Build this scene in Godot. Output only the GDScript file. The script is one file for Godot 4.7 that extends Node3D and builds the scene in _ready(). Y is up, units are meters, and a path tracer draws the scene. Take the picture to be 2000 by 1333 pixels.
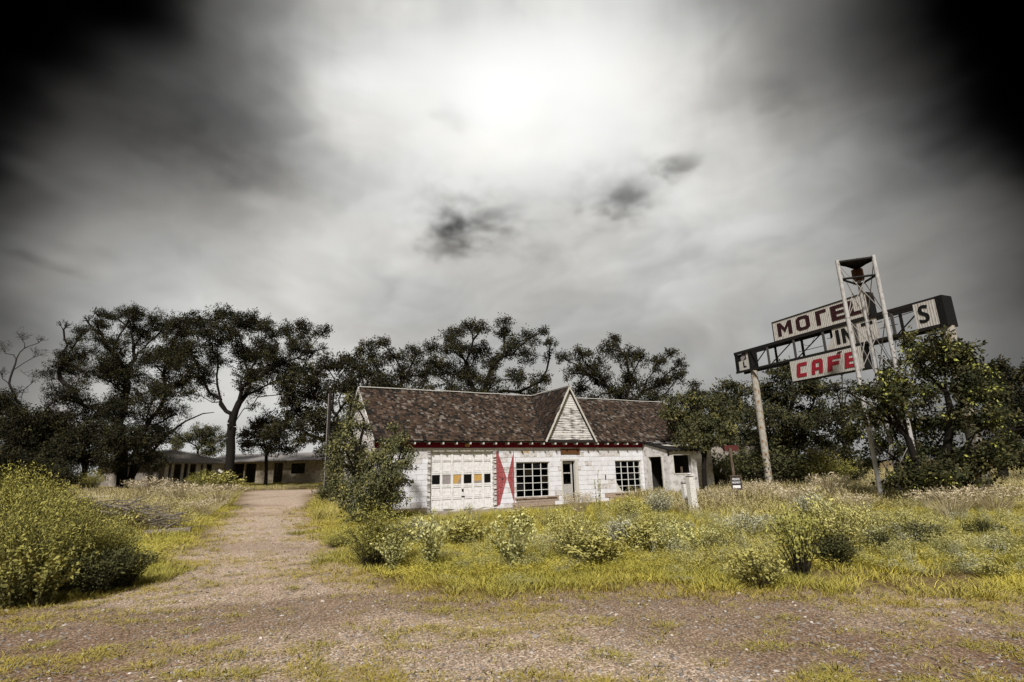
extends Node3D

# ---------------------------------------------------------------- helpers
var rng := RandomNumberGenerator.new()
var M := {}
var noise_a := FastNoiseLite.new()
var noise_b := FastNoiseLite.new()
var spray_v := []
var spray_n := []
var plant_cache := {}

class MB:
	var v := PackedVector3Array()
	var n := PackedVector3Array()
	var c := PackedColorArray()
	func tri(a: Vector3, b: Vector3, d: Vector3, col := Color.WHITE, nor := Vector3.ZERO) -> void:
		var m := (b - a).cross(d - a)
		if nor != Vector3.ZERO and m.dot(nor) < 0.0:
			v.append(a); v.append(b); v.append(d)
		else:
			v.append(a); v.append(d); v.append(b)
		m = m.normalized() if nor == Vector3.ZERO else nor
		for i in 3:
			n.append(m); c.append(col)
	func quad(a: Vector3, b: Vector3, d: Vector3, e: Vector3, col := Color.WHITE, nor := Vector3.ZERO) -> void:
		tri(a, b, d, col, nor); tri(a, d, e, col, nor)
	func box(lo: Vector3, hi: Vector3, col := Color.WHITE, xf := Transform3D()) -> void:
		var p := []
		for i in 8:
			p.append(xf * Vector3(hi.x if i & 1 else lo.x, hi.y if i & 2 else lo.y, hi.z if i & 4 else lo.z))
		quad(p[4], p[5], p[7], p[6], col); quad(p[1], p[0], p[2], p[3], col)
		quad(p[5], p[1], p[3], p[7], col); quad(p[0], p[4], p[6], p[2], col)
		quad(p[6], p[7], p[3], p[2], col); quad(p[0], p[1], p[5], p[4], col)
	func tube(a: Vector3, b: Vector3, ra: float, rb: float, sides := 8, col := Color.WHITE, caps := false) -> void:
		var d := (b - a).normalized()
		var s := d.cross(Vector3.RIGHT if absf(d.x) < 0.8 else Vector3.UP).normalized()
		var t := d.cross(s)
		for i in sides:
			var a0 := TAU * i / sides
			var a1 := TAU * (i + 1) / sides
			var r0 := s * cos(a0) + t * sin(a0)
			var r1 := s * cos(a1) + t * sin(a1)
			var pa := a + r0 * ra; var pb := a + r1 * ra; var pc := b + r1 * rb; var pd := b + r0 * rb
			for q in [[pa, r0], [pc, r1], [pb, r1], [pa, r0], [pd, r0], [pc, r1]]:
				v.append(q[0]); n.append(q[1]); c.append(col)
			if caps:
				tri(b, pc, pd, col, d)
				tri(a, pa, pb, col, -d)
	func beam(a: Vector3, b: Vector3, w: float, h: float, col := Color.WHITE) -> void:
		var d := b - a
		var z := d.normalized()
		var x := Vector3.UP.cross(z)
		if x.length() < 0.05:
			x = Vector3.RIGHT
		x = x.normalized()
		var y := z.cross(x)
		box(Vector3(-w / 2, -h / 2, 0), Vector3(w / 2, h / 2, d.length()), col, Transform3D(Basis(x, y, z), a))
	func poly(pts: PackedVector2Array, z0: float, z1: float, col := Color.WHITE) -> void:
		var ids := Geometry2D.triangulate_polygon(pts)
		for i in range(0, ids.size(), 3):
			var a := pts[ids[i]]; var b := pts[ids[i + 1]]; var d := pts[ids[i + 2]]
			if (b - a).cross(d - a) < 0:
				var t := b; b = d; d = t
			tri(Vector3(a.x, a.y, z1), Vector3(b.x, b.y, z1), Vector3(d.x, d.y, z1), col, Vector3.BACK)
		var cw := Geometry2D.is_polygon_clockwise(pts)
		for i in pts.size():
			var a := pts[i]; var b := pts[(i + 1) % pts.size()]
			if cw:
				var t := a; a = b; b = t
			quad(Vector3(a.x, a.y, z0), Vector3(b.x, b.y, z0), Vector3(b.x, b.y, z1), Vector3(a.x, a.y, z1), col)
	func add(m: MB, xf := Transform3D()) -> void:
		v.append_array(xf * m.v)
		n.append_array(Transform3D(xf.basis.orthonormalized()) * m.n)
		c.append_array(m.c)
	func mesh() -> ArrayMesh:
		var a := []
		a.resize(Mesh.ARRAY_MAX)
		a[Mesh.ARRAY_VERTEX] = v; a[Mesh.ARRAY_NORMAL] = n; a[Mesh.ARRAY_COLOR] = c
		var m := ArrayMesh.new()
		if v.size():
			m.add_surface_from_arrays(Mesh.PRIMITIVE_TRIANGLES, a)
		return m

func R(a: float, b: float) -> float:
	return rng.randf_range(a, b)

func rdir() -> Vector3:
	var y := R(-1, 1); var a := R(0, TAU); var r := sqrt(1 - y * y)
	return Vector3(r * cos(a), y, r * sin(a))

func smooth(a: float, b: float, x: float) -> float:
	return smoothstep(a, b, x)

func obj(called: String, m, mat: Material, parent: Node = self) -> MeshInstance3D:
	var o := MeshInstance3D.new()
	o.name = called
	o.mesh = m.mesh() if m is MB else m
	o.material_override = mat
	parent.add_child(o, true)
	return o

func tag(o: Node, label: String, category: String, group := "") -> void:
	o.set_meta("label", label); o.set_meta("category", category)
	if group:
		o.set_meta("group", group)

var used := {}
func numbered(called: String) -> String:
	var k: int = used.get(called, 0)
	used[called] = k + 1
	return called if k == 0 else "%s_%03d" % [called, k]

func thing(called: String, label: String, category: String, at := Vector3.ZERO, turn := 0.0, group := "") -> Node3D:
	var o := Node3D.new()
	o.name = numbered(called)
	add_child(o, true)
	o.position = at; o.rotation.y = turn
	tag(o, label, category, group)
	return o

func structure(o: Node) -> Node:
	o.set_meta("kind", "structure")
	return o

func stuff(o: Node) -> Node:
	o.set_meta("kind", "stuff")
	return o

func ramp(stops: Array) -> Gradient:
	var g := Gradient.new()
	var off := PackedFloat32Array(); var col := PackedColorArray()
	for s in stops:
		off.append(s[0]); col.append(Color(s[1]))
	g.offsets = off; g.colors = col
	return g

func ntex(size: int, freq: float, oct: int, stops: Array, kind := FastNoiseLite.TYPE_SIMPLEX_SMOOTH, sd := 1, ret := FastNoiseLite.RETURN_DISTANCE) -> NoiseTexture2D:
	var f := FastNoiseLite.new()
	f.noise_type = kind; f.frequency = freq; f.fractal_octaves = oct; f.seed = sd
	f.fractal_type = FastNoiseLite.FRACTAL_FBM if oct > 1 else FastNoiseLite.FRACTAL_NONE
	f.cellular_return_type = ret
	var t := NoiseTexture2D.new()
	t.width = size; t.height = size; t.seamless = true; t.noise = f
	if stops.size():
		t.color_ramp = ramp(stops)
	return t

func mat(called: String, col: Color, rough := 0.9, tex: Texture2D = null, scale := Vector3.ONE, opts := {}) -> StandardMaterial3D:
	var m := StandardMaterial3D.new()
	m.resource_name = called
	m.albedo_color = col.linear_to_srgb() if opts.get("linear", true) else col
	m.roughness = rough
	m.metallic_specular = opts.get("spec", 0.3)
	m.cull_mode = BaseMaterial3D.CULL_DISABLED
	if tex:
		m.albedo_texture = tex
		m.uv1_triplanar = true
		m.uv1_world_triplanar = opts.get("world", false)
		m.uv1_scale = scale
	if opts.get("vc", false):
		m.vertex_color_use_as_albedo = true
	if opts.has("bump"):
		m.heightmap_enabled = true
		m.heightmap_texture = opts.bump
		m.heightmap_scale = opts.get("deep", 1.0)
	M[called] = m
	return m

func gh(x: float, z: float) -> float:
	var d := -z
	var h := 0.0 if d < 22.0 else 0.0165 * (minf(d, 66.0) - 22.0)
	return h

# gravel lies in the near field and along the drive; the returned value is the distance into the gravel (negative: into the weeds)
func line_at(t: float, pts: Array) -> float:
	if t <= pts[0][0]:
		return pts[0][1] + (t - pts[0][0]) * (pts[1][1] - pts[0][1]) / (pts[1][0] - pts[0][0])
	for i in pts.size() - 1:
		if t <= pts[i + 1][0]:
			return lerpf(pts[i][1], pts[i + 1][1], (t - pts[i][0]) / (pts[i + 1][0] - pts[i][0]))
	return pts[-1][1]

const EDGE_NEAR := [[-2.0, -8.6], [-1.2, -8.1], [0.0, -7.75], [1.2, -8.05], [2.0, -8.0], [2.7, -7.4], [3.2, -7.75], [4.0, -7.5], [5.0, -7.3], [6.4, -7.0], [9.0, -6.6], [14.0, -6.0], [40.0, -4.0]]
const DRIVE_L := [[5.0, -8.9], [7.3, -7.4], [8.4, -6.5], [9.4, -6.1], [11.0, -6.9], [14.0, -8.2], [19.8, -10.9], [27.2, -14.1], [38.9, -19.6], [42.0, -21.0], [44.0, -22.0]]
const DRIVE_R := [[8.2, -2.0], [9.0, -2.3], [10.5, -3.0], [13.5, -4.8], [19.0, -7.4], [26.4, -10.5], [37.2, -14.6], [39.0, -14.0], [40.0, -4.0], [44.0, 4.0]]

func gravel(x: float, z: float) -> float:
	var d := -z
	var a := z - line_at(x, EDGE_NEAR)          # near apron, right of the drive
	var l := (x - line_at(d, DRIVE_L)) * 0.85
	if x < -2.0:
		a = z + 8.6
	var g := minf(a, l)
	if d > 7.5 and d < 43.5:
		g = maxf(g, minf(l, (line_at(d, DRIVE_R) - x) * 0.85))
	elif d <= 7.5:
		g = maxf(g, minf(l, a))
	return g

func apron(x: float, z: float) -> float:       # concrete strip before the garage door, metres inside
	var r := Vector3(x, 0, z) - Vector3(-3.57, 0, -21.58)
	var u := r.dot(Vector3(0.887, 0, -0.462)); var w := r.dot(Vector3(0.462, 0, 0.887))
	return minf(minf(u + 0.6, 9.5 - u), minf(w + 8.0, 2.6 - w))

# ---------------------------------------------------------------- sky
const SKY_ROWS := [  # greys by elevation and azimuth; corner vignette painted in as dark cloud
	[125,125,125,125,125,125,125,120,113,115,167,196,203,207,208,207,204,199,193,188,185,181,178,174,170,168,167,165,162,155,136,100,105,117,125,125,125,125,125,125,125],
	[125,125,125,125,125,125,125,116,107,120,171,195,202,206,207,206,203,197,191,187,183,179,175,172,169,167,165,163,160,154,137,101,96,111,125,125,125,125,125,125,125],
	[125,125,125,125,125,125,123,110,99,122,173,194,201,205,206,204,200,194,189,185,180,176,173,170,167,165,163,161,158,154,139,103,84,100,122,125,125,125,125,125,125],
	[125,125,125,125,125,125,119,98,85,123,172,193,199,205,205,203,198,191,187,183,178,174,171,168,166,164,162,159,156,149,133,94,60,80,115,125,125,125,125,125,125],
	[125,125,125,125,125,125,110,83,70,124,165,186,198,207,205,200,194,190,186,182,178,175,172,169,167,165,163,161,155,146,132,93,39,56,101,125,125,125,125,125,125],
	[125,125,125,125,125,125,92,47,38,117,152,169,176,184,198,202,200,196,191,189,188,187,185,182,180,176,172,166,158,145,123,83,16,31,83,125,125,125,125,125,125],
	[125,125,125,125,125,123,75,23,21,95,127,143,155,168,190,205,210,206,202,202,205,206,205,200,198,196,192,186,169,144,114,66,11,15,67,121,125,125,125,125,125],
	[125,125,125,125,125,116,60,11,19,72,90,102,125,152,181,204,216,220,217,216,219,219,219,218,218,216,208,195,173,146,106,51,7,7,51,110,125,125,125,125,125],
	[125,125,125,125,125,106,46,5,10,50,73,83,103,135,167,201,221,232,233,234,236,236,236,234,230,224,213,189,154,124,86,46,5,2,37,102,125,125,125,125,125],
	[125,125,125,125,125,105,42,3,2,31,65,81,106,149,193,217,232,241,245,248,251,251,250,246,239,229,212,177,139,110,78,40,4,7,44,106,125,125,125,125,125],
	[125,125,125,125,125,116,63,24,8,2,22,77,107,150,195,223,237,245,249,254,258,258,257,252,243,230,211,180,137,107,80,47,26,38,73,119,125,125,125,125,125],
	[125,125,125,125,125,125,98,66,41,24,33,79,105,136,173,205,222,235,242,248,251,251,249,240,226,204,176,145,124,109,92,74,64,81,109,125,125,125,125,125,125],
	[125,125,125,125,125,125,124,108,85,64,69,94,112,136,161,185,197,206,213,218,221,222,222,212,200,184,166,147,129,116,108,102,103,117,125,125,125,125,125,125,125],
	[125,125,125,125,125,125,125,125,120,106,104,110,120,136,154,174,185,194,201,206,209,209,207,198,187,173,158,143,130,122,120,121,124,125,125,125,125,125,125,125,125],
	[125,125,125,125,125,125,125,125,125,125,124,122,125,131,141,152,160,167,173,176,178,178,176,169,161,151,142,133,127,125,125,125,125,125,125,125,125,125,125,125,125],
	[125,125,125,125,125,125,125,125,125,125,125,125,125,125,127,130,133,137,139,141,142,141,140,137,133,129,126,125,125,125,125,125,125,125,125,125,125,125,125,125,125],
	[125,125,125,125,125,125,125,125,125,125,125,125,125,125,125,125,125,125,125,125,125,125,125,125,125,125,125,125,125,125,125,125,125,125,125,125,125,125,125,125,125],
	[125,125,125,125,125,125,125,125,125,125,125,125,125,125,125,125,125,125,125,125,125,125,125,125,125,125,125,125,125,125,125,125,125,125,125,125,125,125,125,125,125],
	[125,125,125,125,125,125,125,125,125,125,125,125,125,125,125,125,125,125,125,125,125,125,125,125,125,125,125,125,125,125,125,125,125,125,125,125,125,125,125,125,125],
]

func cubic(a: float, b: float, c: float, d: float, t: float) -> float:
	return b + 0.5 * t * (c - a + t * (2.0 * a - 5.0 * b + 4.0 * c - d + t * (3.0 * (b - c) + d - a)))

func sky_grey(az: float, el: float) -> float:
	var x := (az + 80.0) / 4.0; var y := el / 4.0
	if x < 0.0 or x > 39.99 or y > 17.99:
		return 125.0
	y = maxf(y, 0.0)
	var i := int(x); var j := int(y); var r := []
	for k in 4:
		var row: Array = SKY_ROWS[clampi(j + k - 1, 0, 18)]
		r.append(cubic(row[maxi(i - 1, 0)], row[i], row[mini(i + 1, 40)], row[mini(i + 2, 40)], x - i))
	return cubic(r[0], r[1], r[2], r[3], y - j)

# dark ragged scraps of cloud under the bright break: azimuth, elevation, half width, half height, depth
const SCRAPS := [[-5.4, 26.4, 3.4, 1.9, 0.66], [-7.4, 25.2, 3.6, 2.6, 0.42], [-3.5, 28.0, 7.0, 3.2, 0.30], [13.0, 29.5, 6.5, 3.2, 0.2], [-3.0, 27.6, 4.4, 1.6, 0.3], [11.3, 27.4, 3.8, 1.2, 0.55], [14.9, 28.9, 2.4, 1.5, 0.5], [21.2, 30.9, 2.6, 1.3, 0.5],
	[30.5, 34.4, 3.4, 1.6, 0.25], [-34.0, 30.0, 8.5, 3.0, 0.2], [-27.0, 29.0, 7.0, 2.6, 0.12], [-46.5, 17.5, 3.0, 0.4, 0.3], [-43.8, 17.1, 2.6, 0.35, 0.2], [-7.5, 37.6, 2.6, 1.2, 0.12], [5.0, 24.0, 7.0, 1.0, 0.14], [22.0, 21.0, 10.0, 1.6, 0.12]]

func sky_image() -> Image:
	var W := 2048; var H := 1024
	var buf := PackedFloat32Array()
	buf.resize(W * H * 3)
	buf.fill(0.16)
	var na := FastNoiseLite.new(); na.frequency = 0.02; na.fractal_octaves = 5; na.seed = 4
	var nb := FastNoiseLite.new(); nb.frequency = 0.055; nb.fractal_octaves = 4; nb.seed = 9
	var nc := FastNoiseLite.new(); nc.frequency = 0.20; nc.fractal_octaves = 5; nc.seed = 21
	for j in H / 2 + 2:
		var el := 90.0 - (j + 0.5) / H * 180.0
		var step := 1
		if el > 72.0:
			step = 4
		for i0 in range(0, W, 1):
			var az := wrapf((i0 + 0.5) / W * 360.0, -180.0, 180.0)
			var far := absf(az) > 80.0 or el > 74.0
			if far and (i0 % 4 != 0 or j % 4 != 0):
				continue
			var d := Vector3(sin(deg_to_rad(az)) * cos(deg_to_rad(el)), sin(deg_to_rad(el)), -cos(deg_to_rad(az)) * cos(deg_to_rad(el))) * 57.3
			# clouds stretch sideways towards the horizon
			var q := Vector3(d.x, d.y * 1.9, d.z)
			var w1 := na.get_noise_3dv(q); var w2 := na.get_noise_3dv(q + Vector3(71, 13, 40)); var f1 := nb.get_noise_3dv(q)
			var g := 125.0
			if not far:
				g = sky_grey(az + 3.4 * w1 + 1.8 * f1, el + 2.6 * w2 + 1.2 * f1)
			var curtain := nb.get_noise_2d(az * 1.9 + 3.0 * w1, el * 0.45 + 200.0)
			var k := 1.0 + 0.24 * w2 + 0.20 * f1 + 0.13 * curtain * smoothstep(22.0, 30.0, el)
			if g > 200.0:
				k = lerpf(k, 1.0 + 0.08 * f1, (minf(g, 245.0) - 200.0) / 45.0)
			k *= lerpf(0.55, 1.0, smoothstep(-2.0, 4.0, el)) if el < 0.0 else 1.0
			g = clampf(g, 0.0, 275.0)
			if not far:
				var f2 := nc.get_noise_3dv(q * 1.0 + Vector3(2.2 * f1, 3.0 * w1, 0)); var f3 := nc.get_noise_3dv(q + Vector3(9, 50, 3))
				for s in SCRAPS:
					var ex: float = (az - s[0] + 1.6 * f1 + 1.3 * f2) / s[2]; var ey: float = (el - s[1] + 1.0 * f3) / s[3]
					var m := exp(-(ex * ex + ey * ey) * 0.9)
					if m > 0.01:
						k *= 1.0 - float(s[4]) * (0.45 * m * clampf(1.0 + f2 + 0.8 * f3, 0.1, 1.4) + 0.55 * smoothstep(0.15, 1.25, m * 1.2 + 0.6 * f2 + 0.45 * f3 - 0.1) * smoothstep(0.01, 0.2, m))
			if not far:
				k *= 1.0 + 0.20 * nc.get_noise_3dv(Vector3(q.x * 0.5, q.y * 0.4, q.z * 0.5) + Vector3(5.0 * f1, 6.0 * w1, 31.0)) * smoothstep(258.0, 205.0, g)
			var lum: float = pow(maxf(g, 0.0) / 255.0, 2.2) * maxf(k, 0.0)
			# neutral, a little warm where thin, a little green where thick
			var warm := 0.012 * sin(w1 * 9.0)
			var cr := lum * (1.005 + warm); var cg := lum * 1.0; var cb := lum * (0.965 - warm)
			if far:
				for jj in range(j, mini(j + 4, H)):
					for ii in range(i0, i0 + 4):
						var p := (jj * W + ii) * 3
						buf[p] = cr; buf[p + 1] = cg; buf[p + 2] = cb
			else:
				var p := (j * W + i0) * 3
				buf[p] = cr; buf[p + 1] = cg; buf[p + 2] = cb
	return Image.create_from_data(W, H, false, Image.FORMAT_RGBF, buf.to_byte_array())

# ---------------------------------------------------------------- materials
func materials() -> void:
	var white := Color(1, 1, 1)
	var grime := ntex(1024, 0.006, 6, [[0.0, "#8f8884"], [0.10, "#beb9b5"], [0.20, "#dedbd9"], [0.45, "#eae9e8"], [0.75, "#f4f3f3"], [1.0, "#e6e3df"]], FastNoiseLite.TYPE_SIMPLEX_SMOOTH, 3)
	var grime2 := ntex(1024, 0.011, 6, [[0.0, "#57504a"], [0.16, "#8a827a"], [0.28, "#c8c2bc"], [0.5, "#e0dcd8"], [1.0, "#efecea"]], FastNoiseLite.TYPE_SIMPLEX_SMOOTH, 8)
	var flake := ntex(1024, 0.02, 6, [[0.0, "#1d1814"], [0.22, "#3a3029"], [0.26, "#b9b1a6"], [0.32, "#e6e2da"], [1.0, "#f3f0ea"]], FastNoiseLite.TYPE_SIMPLEX_SMOOTH, 12)
	var flakes_many := ntex(512, 0.03, 5, [[0.0, "#1a1512"], [0.37, "#3b312a"], [0.40, "#aaa297"], [0.45, "#e8e5e1"], [1.0, "#f4f2ef"]], FastNoiseLite.TYPE_SIMPLEX_SMOOTH, 17)
	var fine := ntex(512, 0.06, 4, [], FastNoiseLite.TYPE_SIMPLEX_SMOOTH, 5)
	var grain := ntex(512, 0.03, 5, [[0.0, "#565656"], [0.4, "#a0a0a0"], [0.6, "#d0d0d0"], [1.0, "#ffffff"]], FastNoiseLite.TYPE_SIMPLEX_SMOOTH, 23)
	var rusty := ntex(1024, 0.008, 6, [[0.0, "#8a4d22"], [0.2, "#a8743f"], [0.28, "#b39a78"], [0.36, "#bdb6a8"], [0.7, "#d6d2c8"], [1.0, "#bdb6aa"]], FastNoiseLite.TYPE_SIMPLEX_SMOOTH, 31)
	var stones := ntex(1024, 0.05, 1, [[0.0, "#6a5f56"], [0.2, "#978b80"], [0.45, "#b6aba0"], [0.6, "#9d9187"], [0.8, "#d0c8be"], [1.0, "#f2ede6"]], FastNoiseLite.TYPE_CELLULAR, 2, FastNoiseLite.RETURN_CELL_VALUE)
	var stones_h := ntex(1024, 0.05, 1, [[0.0, "#ffffff"], [0.7, "#808080"], [1.0, "#000000"]], FastNoiseLite.TYPE_CELLULAR, 2, FastNoiseLite.RETURN_DISTANCE)
	mat("block_white", Color(0.86, 0.87, 0.92), 0.85, grime, Vector3.ONE * 0.35, {"bump": fine, "deep": 0.4, "world": true})
	mat("block_dirty", Color(0.80, 0.80, 0.82), 0.9, grime2, Vector3.ONE * 0.5, {"bump": fine, "deep": 0.5, "world": true})
	mat("block_tan", Color(0.50, 0.41, 0.34), 0.95, grime2, Vector3.ONE * 0.8, {"bump": fine, "deep": 0.8, "world": true})
	mat("mortar", Color(0.66, 0.65, 0.63), 0.95, grime2, Vector3.ONE * 0.5, {"world": true})
	mat("stucco", Color(0.78, 0.79, 0.82), 0.95, grime2, Vector3.ONE * 0.28, {"bump": fine, "deep": 0.6, "world": true})
	mat("old_stucco", Color(0.42, 0.39, 0.35), 0.95, grime2, Vector3.ONE * 0.2, {"world": true})
	mat("cream_stucco", Color(0.60, 0.54, 0.43), 0.95, grime2, Vector3.ONE * 0.2, {"world": true})
	mat("peeling", Color(0.81, 0.82, 0.85), 0.8, flake, Vector3(0.8, 1.6, 0.8), {"bump": flake, "deep": 0.3})
	mat("very_peeling", Color(0.80, 0.80, 0.80), 0.85, flakes_many, Vector3(0.10, 1.5, 0.10), {"bump": flakes_many, "deep": 0.3})
	mat("door_paint", Color(0.88, 0.88, 0.88), 0.7, grime, Vector3.ONE * 0.8, {"bump": fine, "deep": 0.15})
	mat("metal_door", Color(0.56, 0.56, 0.58), 0.65, flake, Vector3.ONE * 1.2)
	mat("white_trim", Color(0.72, 0.72, 0.71), 0.8, flake, Vector3.ONE * 1.5)
	mat("muntin", Color(0.68, 0.68, 0.66), 0.7)
	mat("red_paint", Color(0.37, 0.095, 0.10), 0.75, ntex(512, 0.02, 6, [[0.0, "#c9b0a8"], [0.26, "#d8a8a0"], [0.31, "#dcd0d0"], [0.36, "#f0f0f0"], [1.0, "#ffffff"]], FastNoiseLite.TYPE_SIMPLEX_SMOOTH, 41), Vector3.ONE * 0.9)
	mat("red_board", Color(0.40, 0.02, 0.06), 0.7, grain, Vector3(0.4, 4, 4))
	mat("sign_red", Color(0.36, 0.03, 0.05), 0.6, ntex(512, 0.02, 6, [[0.0, "#e0c8c8"], [0.22, "#d8b0b0"], [0.3, "#c8a8a8"], [0.5, "#e8d8d8"], [1.0, "#ffffff"]], FastNoiseLite.TYPE_SIMPLEX_SMOOTH, 47), Vector3(1.6, 0.8, 1))
	mat("sign_maroon", Color(0.062, 0.02, 0.024), 0.6, grain, Vector3(1.2, 0.5, 1))
	mat("sign_black", Color(0.018, 0.017, 0.016), 0.6, grain, Vector3.ONE)
	mat("sign_white", Color(0.66, 0.65, 0.63), 0.6, ntex(1024, 0.012, 6, [[0.0, "#6b4a33"], [0.14, "#93765c"], [0.22, "#c2b5a8"], [0.34, "#d9d6d2"], [1.0, "#eceae7"]], FastNoiseLite.TYPE_SIMPLEX_SMOOTH, 48), Vector3(1.4, 0.22, 1.4))
	mat("dark_steel", Color(0.03, 0.027, 0.025), 0.7, grain, Vector3.ONE * 1.3)
	mat("grey_steel", Color(0.14, 0.135, 0.13), 0.6, grain, Vector3.ONE * 1.3)
	mat("rust_pole", Color(0.60, 0.60, 0.60), 0.7, rusty, Vector3(1.0, 0.35, 1.0), {"bump": fine, "deep": 0.2})
	mat("tower_paint", Color(0.60, 0.60, 0.61), 0.75, ntex(512, 0.02, 6, [[0.0, "#5c5149"], [0.14, "#8a7d70"], [0.22, "#c5c0ba"], [0.5, "#dddbd8"], [1.0, "#e8e7e5"]], FastNoiseLite.TYPE_SIMPLEX_SMOOTH, 44), Vector3(0.8, 0.35, 0.8))
	mat("rod", Color(0.30, 0.28, 0.26), 0.6)
	mat("rust", Color(0.16, 0.075, 0.04), 0.9, grain, Vector3.ONE * 2)
	mat("weathered_wood", Color(0.30, 0.26, 0.22), 0.95, ntex(512, 0.02, 5, [[0.0, "#4a4038"], [0.45, "#9c9186"], [1.0, "#e0d8cc"]], FastNoiseLite.TYPE_SIMPLEX_SMOOTH, 51), Vector3(3, 0.3, 3), {"bump": fine, "deep": 0.3})
	mat("plaque", Color(0.22, 0.12, 0.06), 0.9, ntex(512, 0.03, 5, [[0.0, "#5b4a3c"], [0.5, "#c8b8a5"], [1.0, "#ffffff"]], FastNoiseLite.TYPE_SIMPLEX_SMOOTH, 52), Vector3(0.5, 6, 1))
	mat("dead_branch", Color(0.34, 0.29, 0.24), 0.95, grain, Vector3.ONE * 2)
	mat("shingle", Color(1, 1, 1), 0.95, grain, Vector3(6, 2, 1.2), {"vc": true})
	mat("roof_deck", Color(0.045, 0.035, 0.03), 1.0, grain, Vector3.ONE)
	mat("tar_paper", Color(0.035, 0.033, 0.032), 0.95, grain, Vector3.ONE)
	mat("torn_sheet", Color(0.60, 0.59, 0.57), 0.8, flake, Vector3.ONE * 0.9)
	mat("old_roof", Color(0.27, 0.25, 0.23), 0.95, grime2, Vector3(0.6, 0.6, 2.0), {"world": true})
	mat("tin_roof", Color(0.33, 0.32, 0.32), 0.7, grime2, Vector3(0.3, 1.0, 0.6), {"world": true})
	mat("black_pane", Color(0.006, 0.006, 0.006), 0.3)
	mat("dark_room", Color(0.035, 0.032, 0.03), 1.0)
	mat("concrete", Color(0.36, 0.32, 0.29), 0.95, grime2, Vector3.ONE * 0.4, {"world": true, "bump": fine, "deep": 0.4})
	mat("yellow_pane", Color(0.60, 0.38, 0.12), 0.8, grime, Vector3.ONE * 1.4)
	mat("grey_pane", Color(0.34, 0.31, 0.31), 0.8, grime, Vector3.ONE)
	mat("bark", Color(0.028, 0.023, 0.019), 1.0, grain, Vector3(2.5, 0.7, 2.5), {"bump": grain, "deep": 2.0})
	mat("bare_bark", Color(0.05, 0.043, 0.037), 1.0, grain, Vector3(2.5, 0.7, 2.5))
	mat("leaf", Color(1, 1, 1), 0.75, null, Vector3.ONE, {"vc": true, "spec": 0.25})
	mat("weed_leaf", Color(1, 1, 1), 0.85, null, Vector3.ONE, {"vc": true, "spec": 0.2})
	M.weed_leaf.backlight_enabled = true
	M.weed_leaf.backlight = Color(0.25, 0.25, 0.12)
	mat("pebble", Color(1, 1, 1), 0.9, null, Vector3.ONE, {"vc": true})
	mat("soil", Color(1, 1, 1), 0.98, stones, Vector3.ONE * 1.25, {"vc": true, "world": true, "bump": stones_h, "deep": 0.9})
	mat("board_red", Color(0.11, 0.03, 0.028), 0.8, flake, Vector3.ONE * 2)
	mat("notice_black", Color(0.02, 0.02, 0.022), 0.6)
	mat("notice_white", Color(0.72, 0.72, 0.72), 0.6)
	var g := StandardMaterial3D.new()
	g.transparency = BaseMaterial3D.TRANSPARENCY_ALPHA
	g.albedo_color = Color(0.1, 0.1, 0.1, 0.06); g.roughness = 0.05
	M["glass"] = g
	var gd := StandardMaterial3D.new()
	gd.transparency = BaseMaterial3D.TRANSPARENCY_ALPHA
	gd.albedo_color = Color(0.3, 0.3, 0.3, 0.08); gd.roughness = 0.6
	M["dusty_glass"] = gd

# ---------------------------------------------------------------- the garage
const OPEN := [[0.08, 2.99, -0.1, 2.47], [4.08, 5.84, 0.42, 1.95], [6.5, 7.34, -0.1, 1.97], [9.62, 11.27, 0.42, 1.95]]

func window(parent: Node, x0: float, x1: float, y0: float, y1: float, cols: int, rows: int, z: float, keep: Array) -> void:
	var f := MB.new()
	for q in [[x0, x1, y0, y0 + 0.04], [x0, x1, y1 - 0.04, y1], [x0, x0 + 0.04, y0 + 0.04, y1 - 0.04], [x1 - 0.04, x1, y0 + 0.04, y1 - 0.04]]:
		f.box(Vector3(q[0], q[2], z - 0.05), Vector3(q[1], q[3], z + 0.02))
	var w := obj("window", f, M.muntin, parent)
	var cw := (x1 - x0) / cols; var rh := (y1 - y0) / rows
	for i in range(1, cols):
		var b := MB.new()
		b.box(Vector3(x0 + cw * i - 0.013, y0 + 0.04, z - 0.03), Vector3(x0 + cw * i + 0.013, y1 - 0.04, z + 0.006))
		obj("muntin", b, M.muntin, w)
	for j in range(1, rows):
		var b := MB.new()
		var yy := y0 + rh * j
		b.beam(Vector3(x0 + 0.04, yy + R(-0.008, 0.008), z - 0.012), Vector3(x1 - 0.04, yy + R(-0.008, 0.008), z - 0.012), 0.03, 0.024)
		obj("muntin", b, M.muntin, w)
	for i in cols:
		for j in rows:
			var k: int = keep[(j * cols + i) % keep.size()]
			if k == 0:
				continue
			var b := MB.new()
			var a := Vector2(x0 + cw * i + 0.015, y0 + rh * j + 0.015); var e := Vector2(x0 + cw * (i + 1) - 0.015, y0 + rh * (j + 1) - 0.015)
			if k == 3:      # a broken pane: a jagged corner is left
				var pts := PackedVector2Array([a, Vector2(lerpf(a.x, e.x, R(0.5, 0.95)), a.y), Vector2(lerpf(a.x, e.x, 0.4), lerpf(a.y, e.y, 0.35)), Vector2(lerpf(a.x, e.x, 0.25), lerpf(a.y, e.y, 0.3)), Vector2(a.x, lerpf(a.y, e.y, R(0.6, 0.95)))])
				b.poly(pts, z - 0.024, z - 0.02)
			else:
				b.box(Vector3(a.x, a.y, z - 0.024), Vector3(e.x, e.y, z - 0.02))
			obj("pane", b, M.glass if k == 1 else M.dusty_glass, w)

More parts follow.
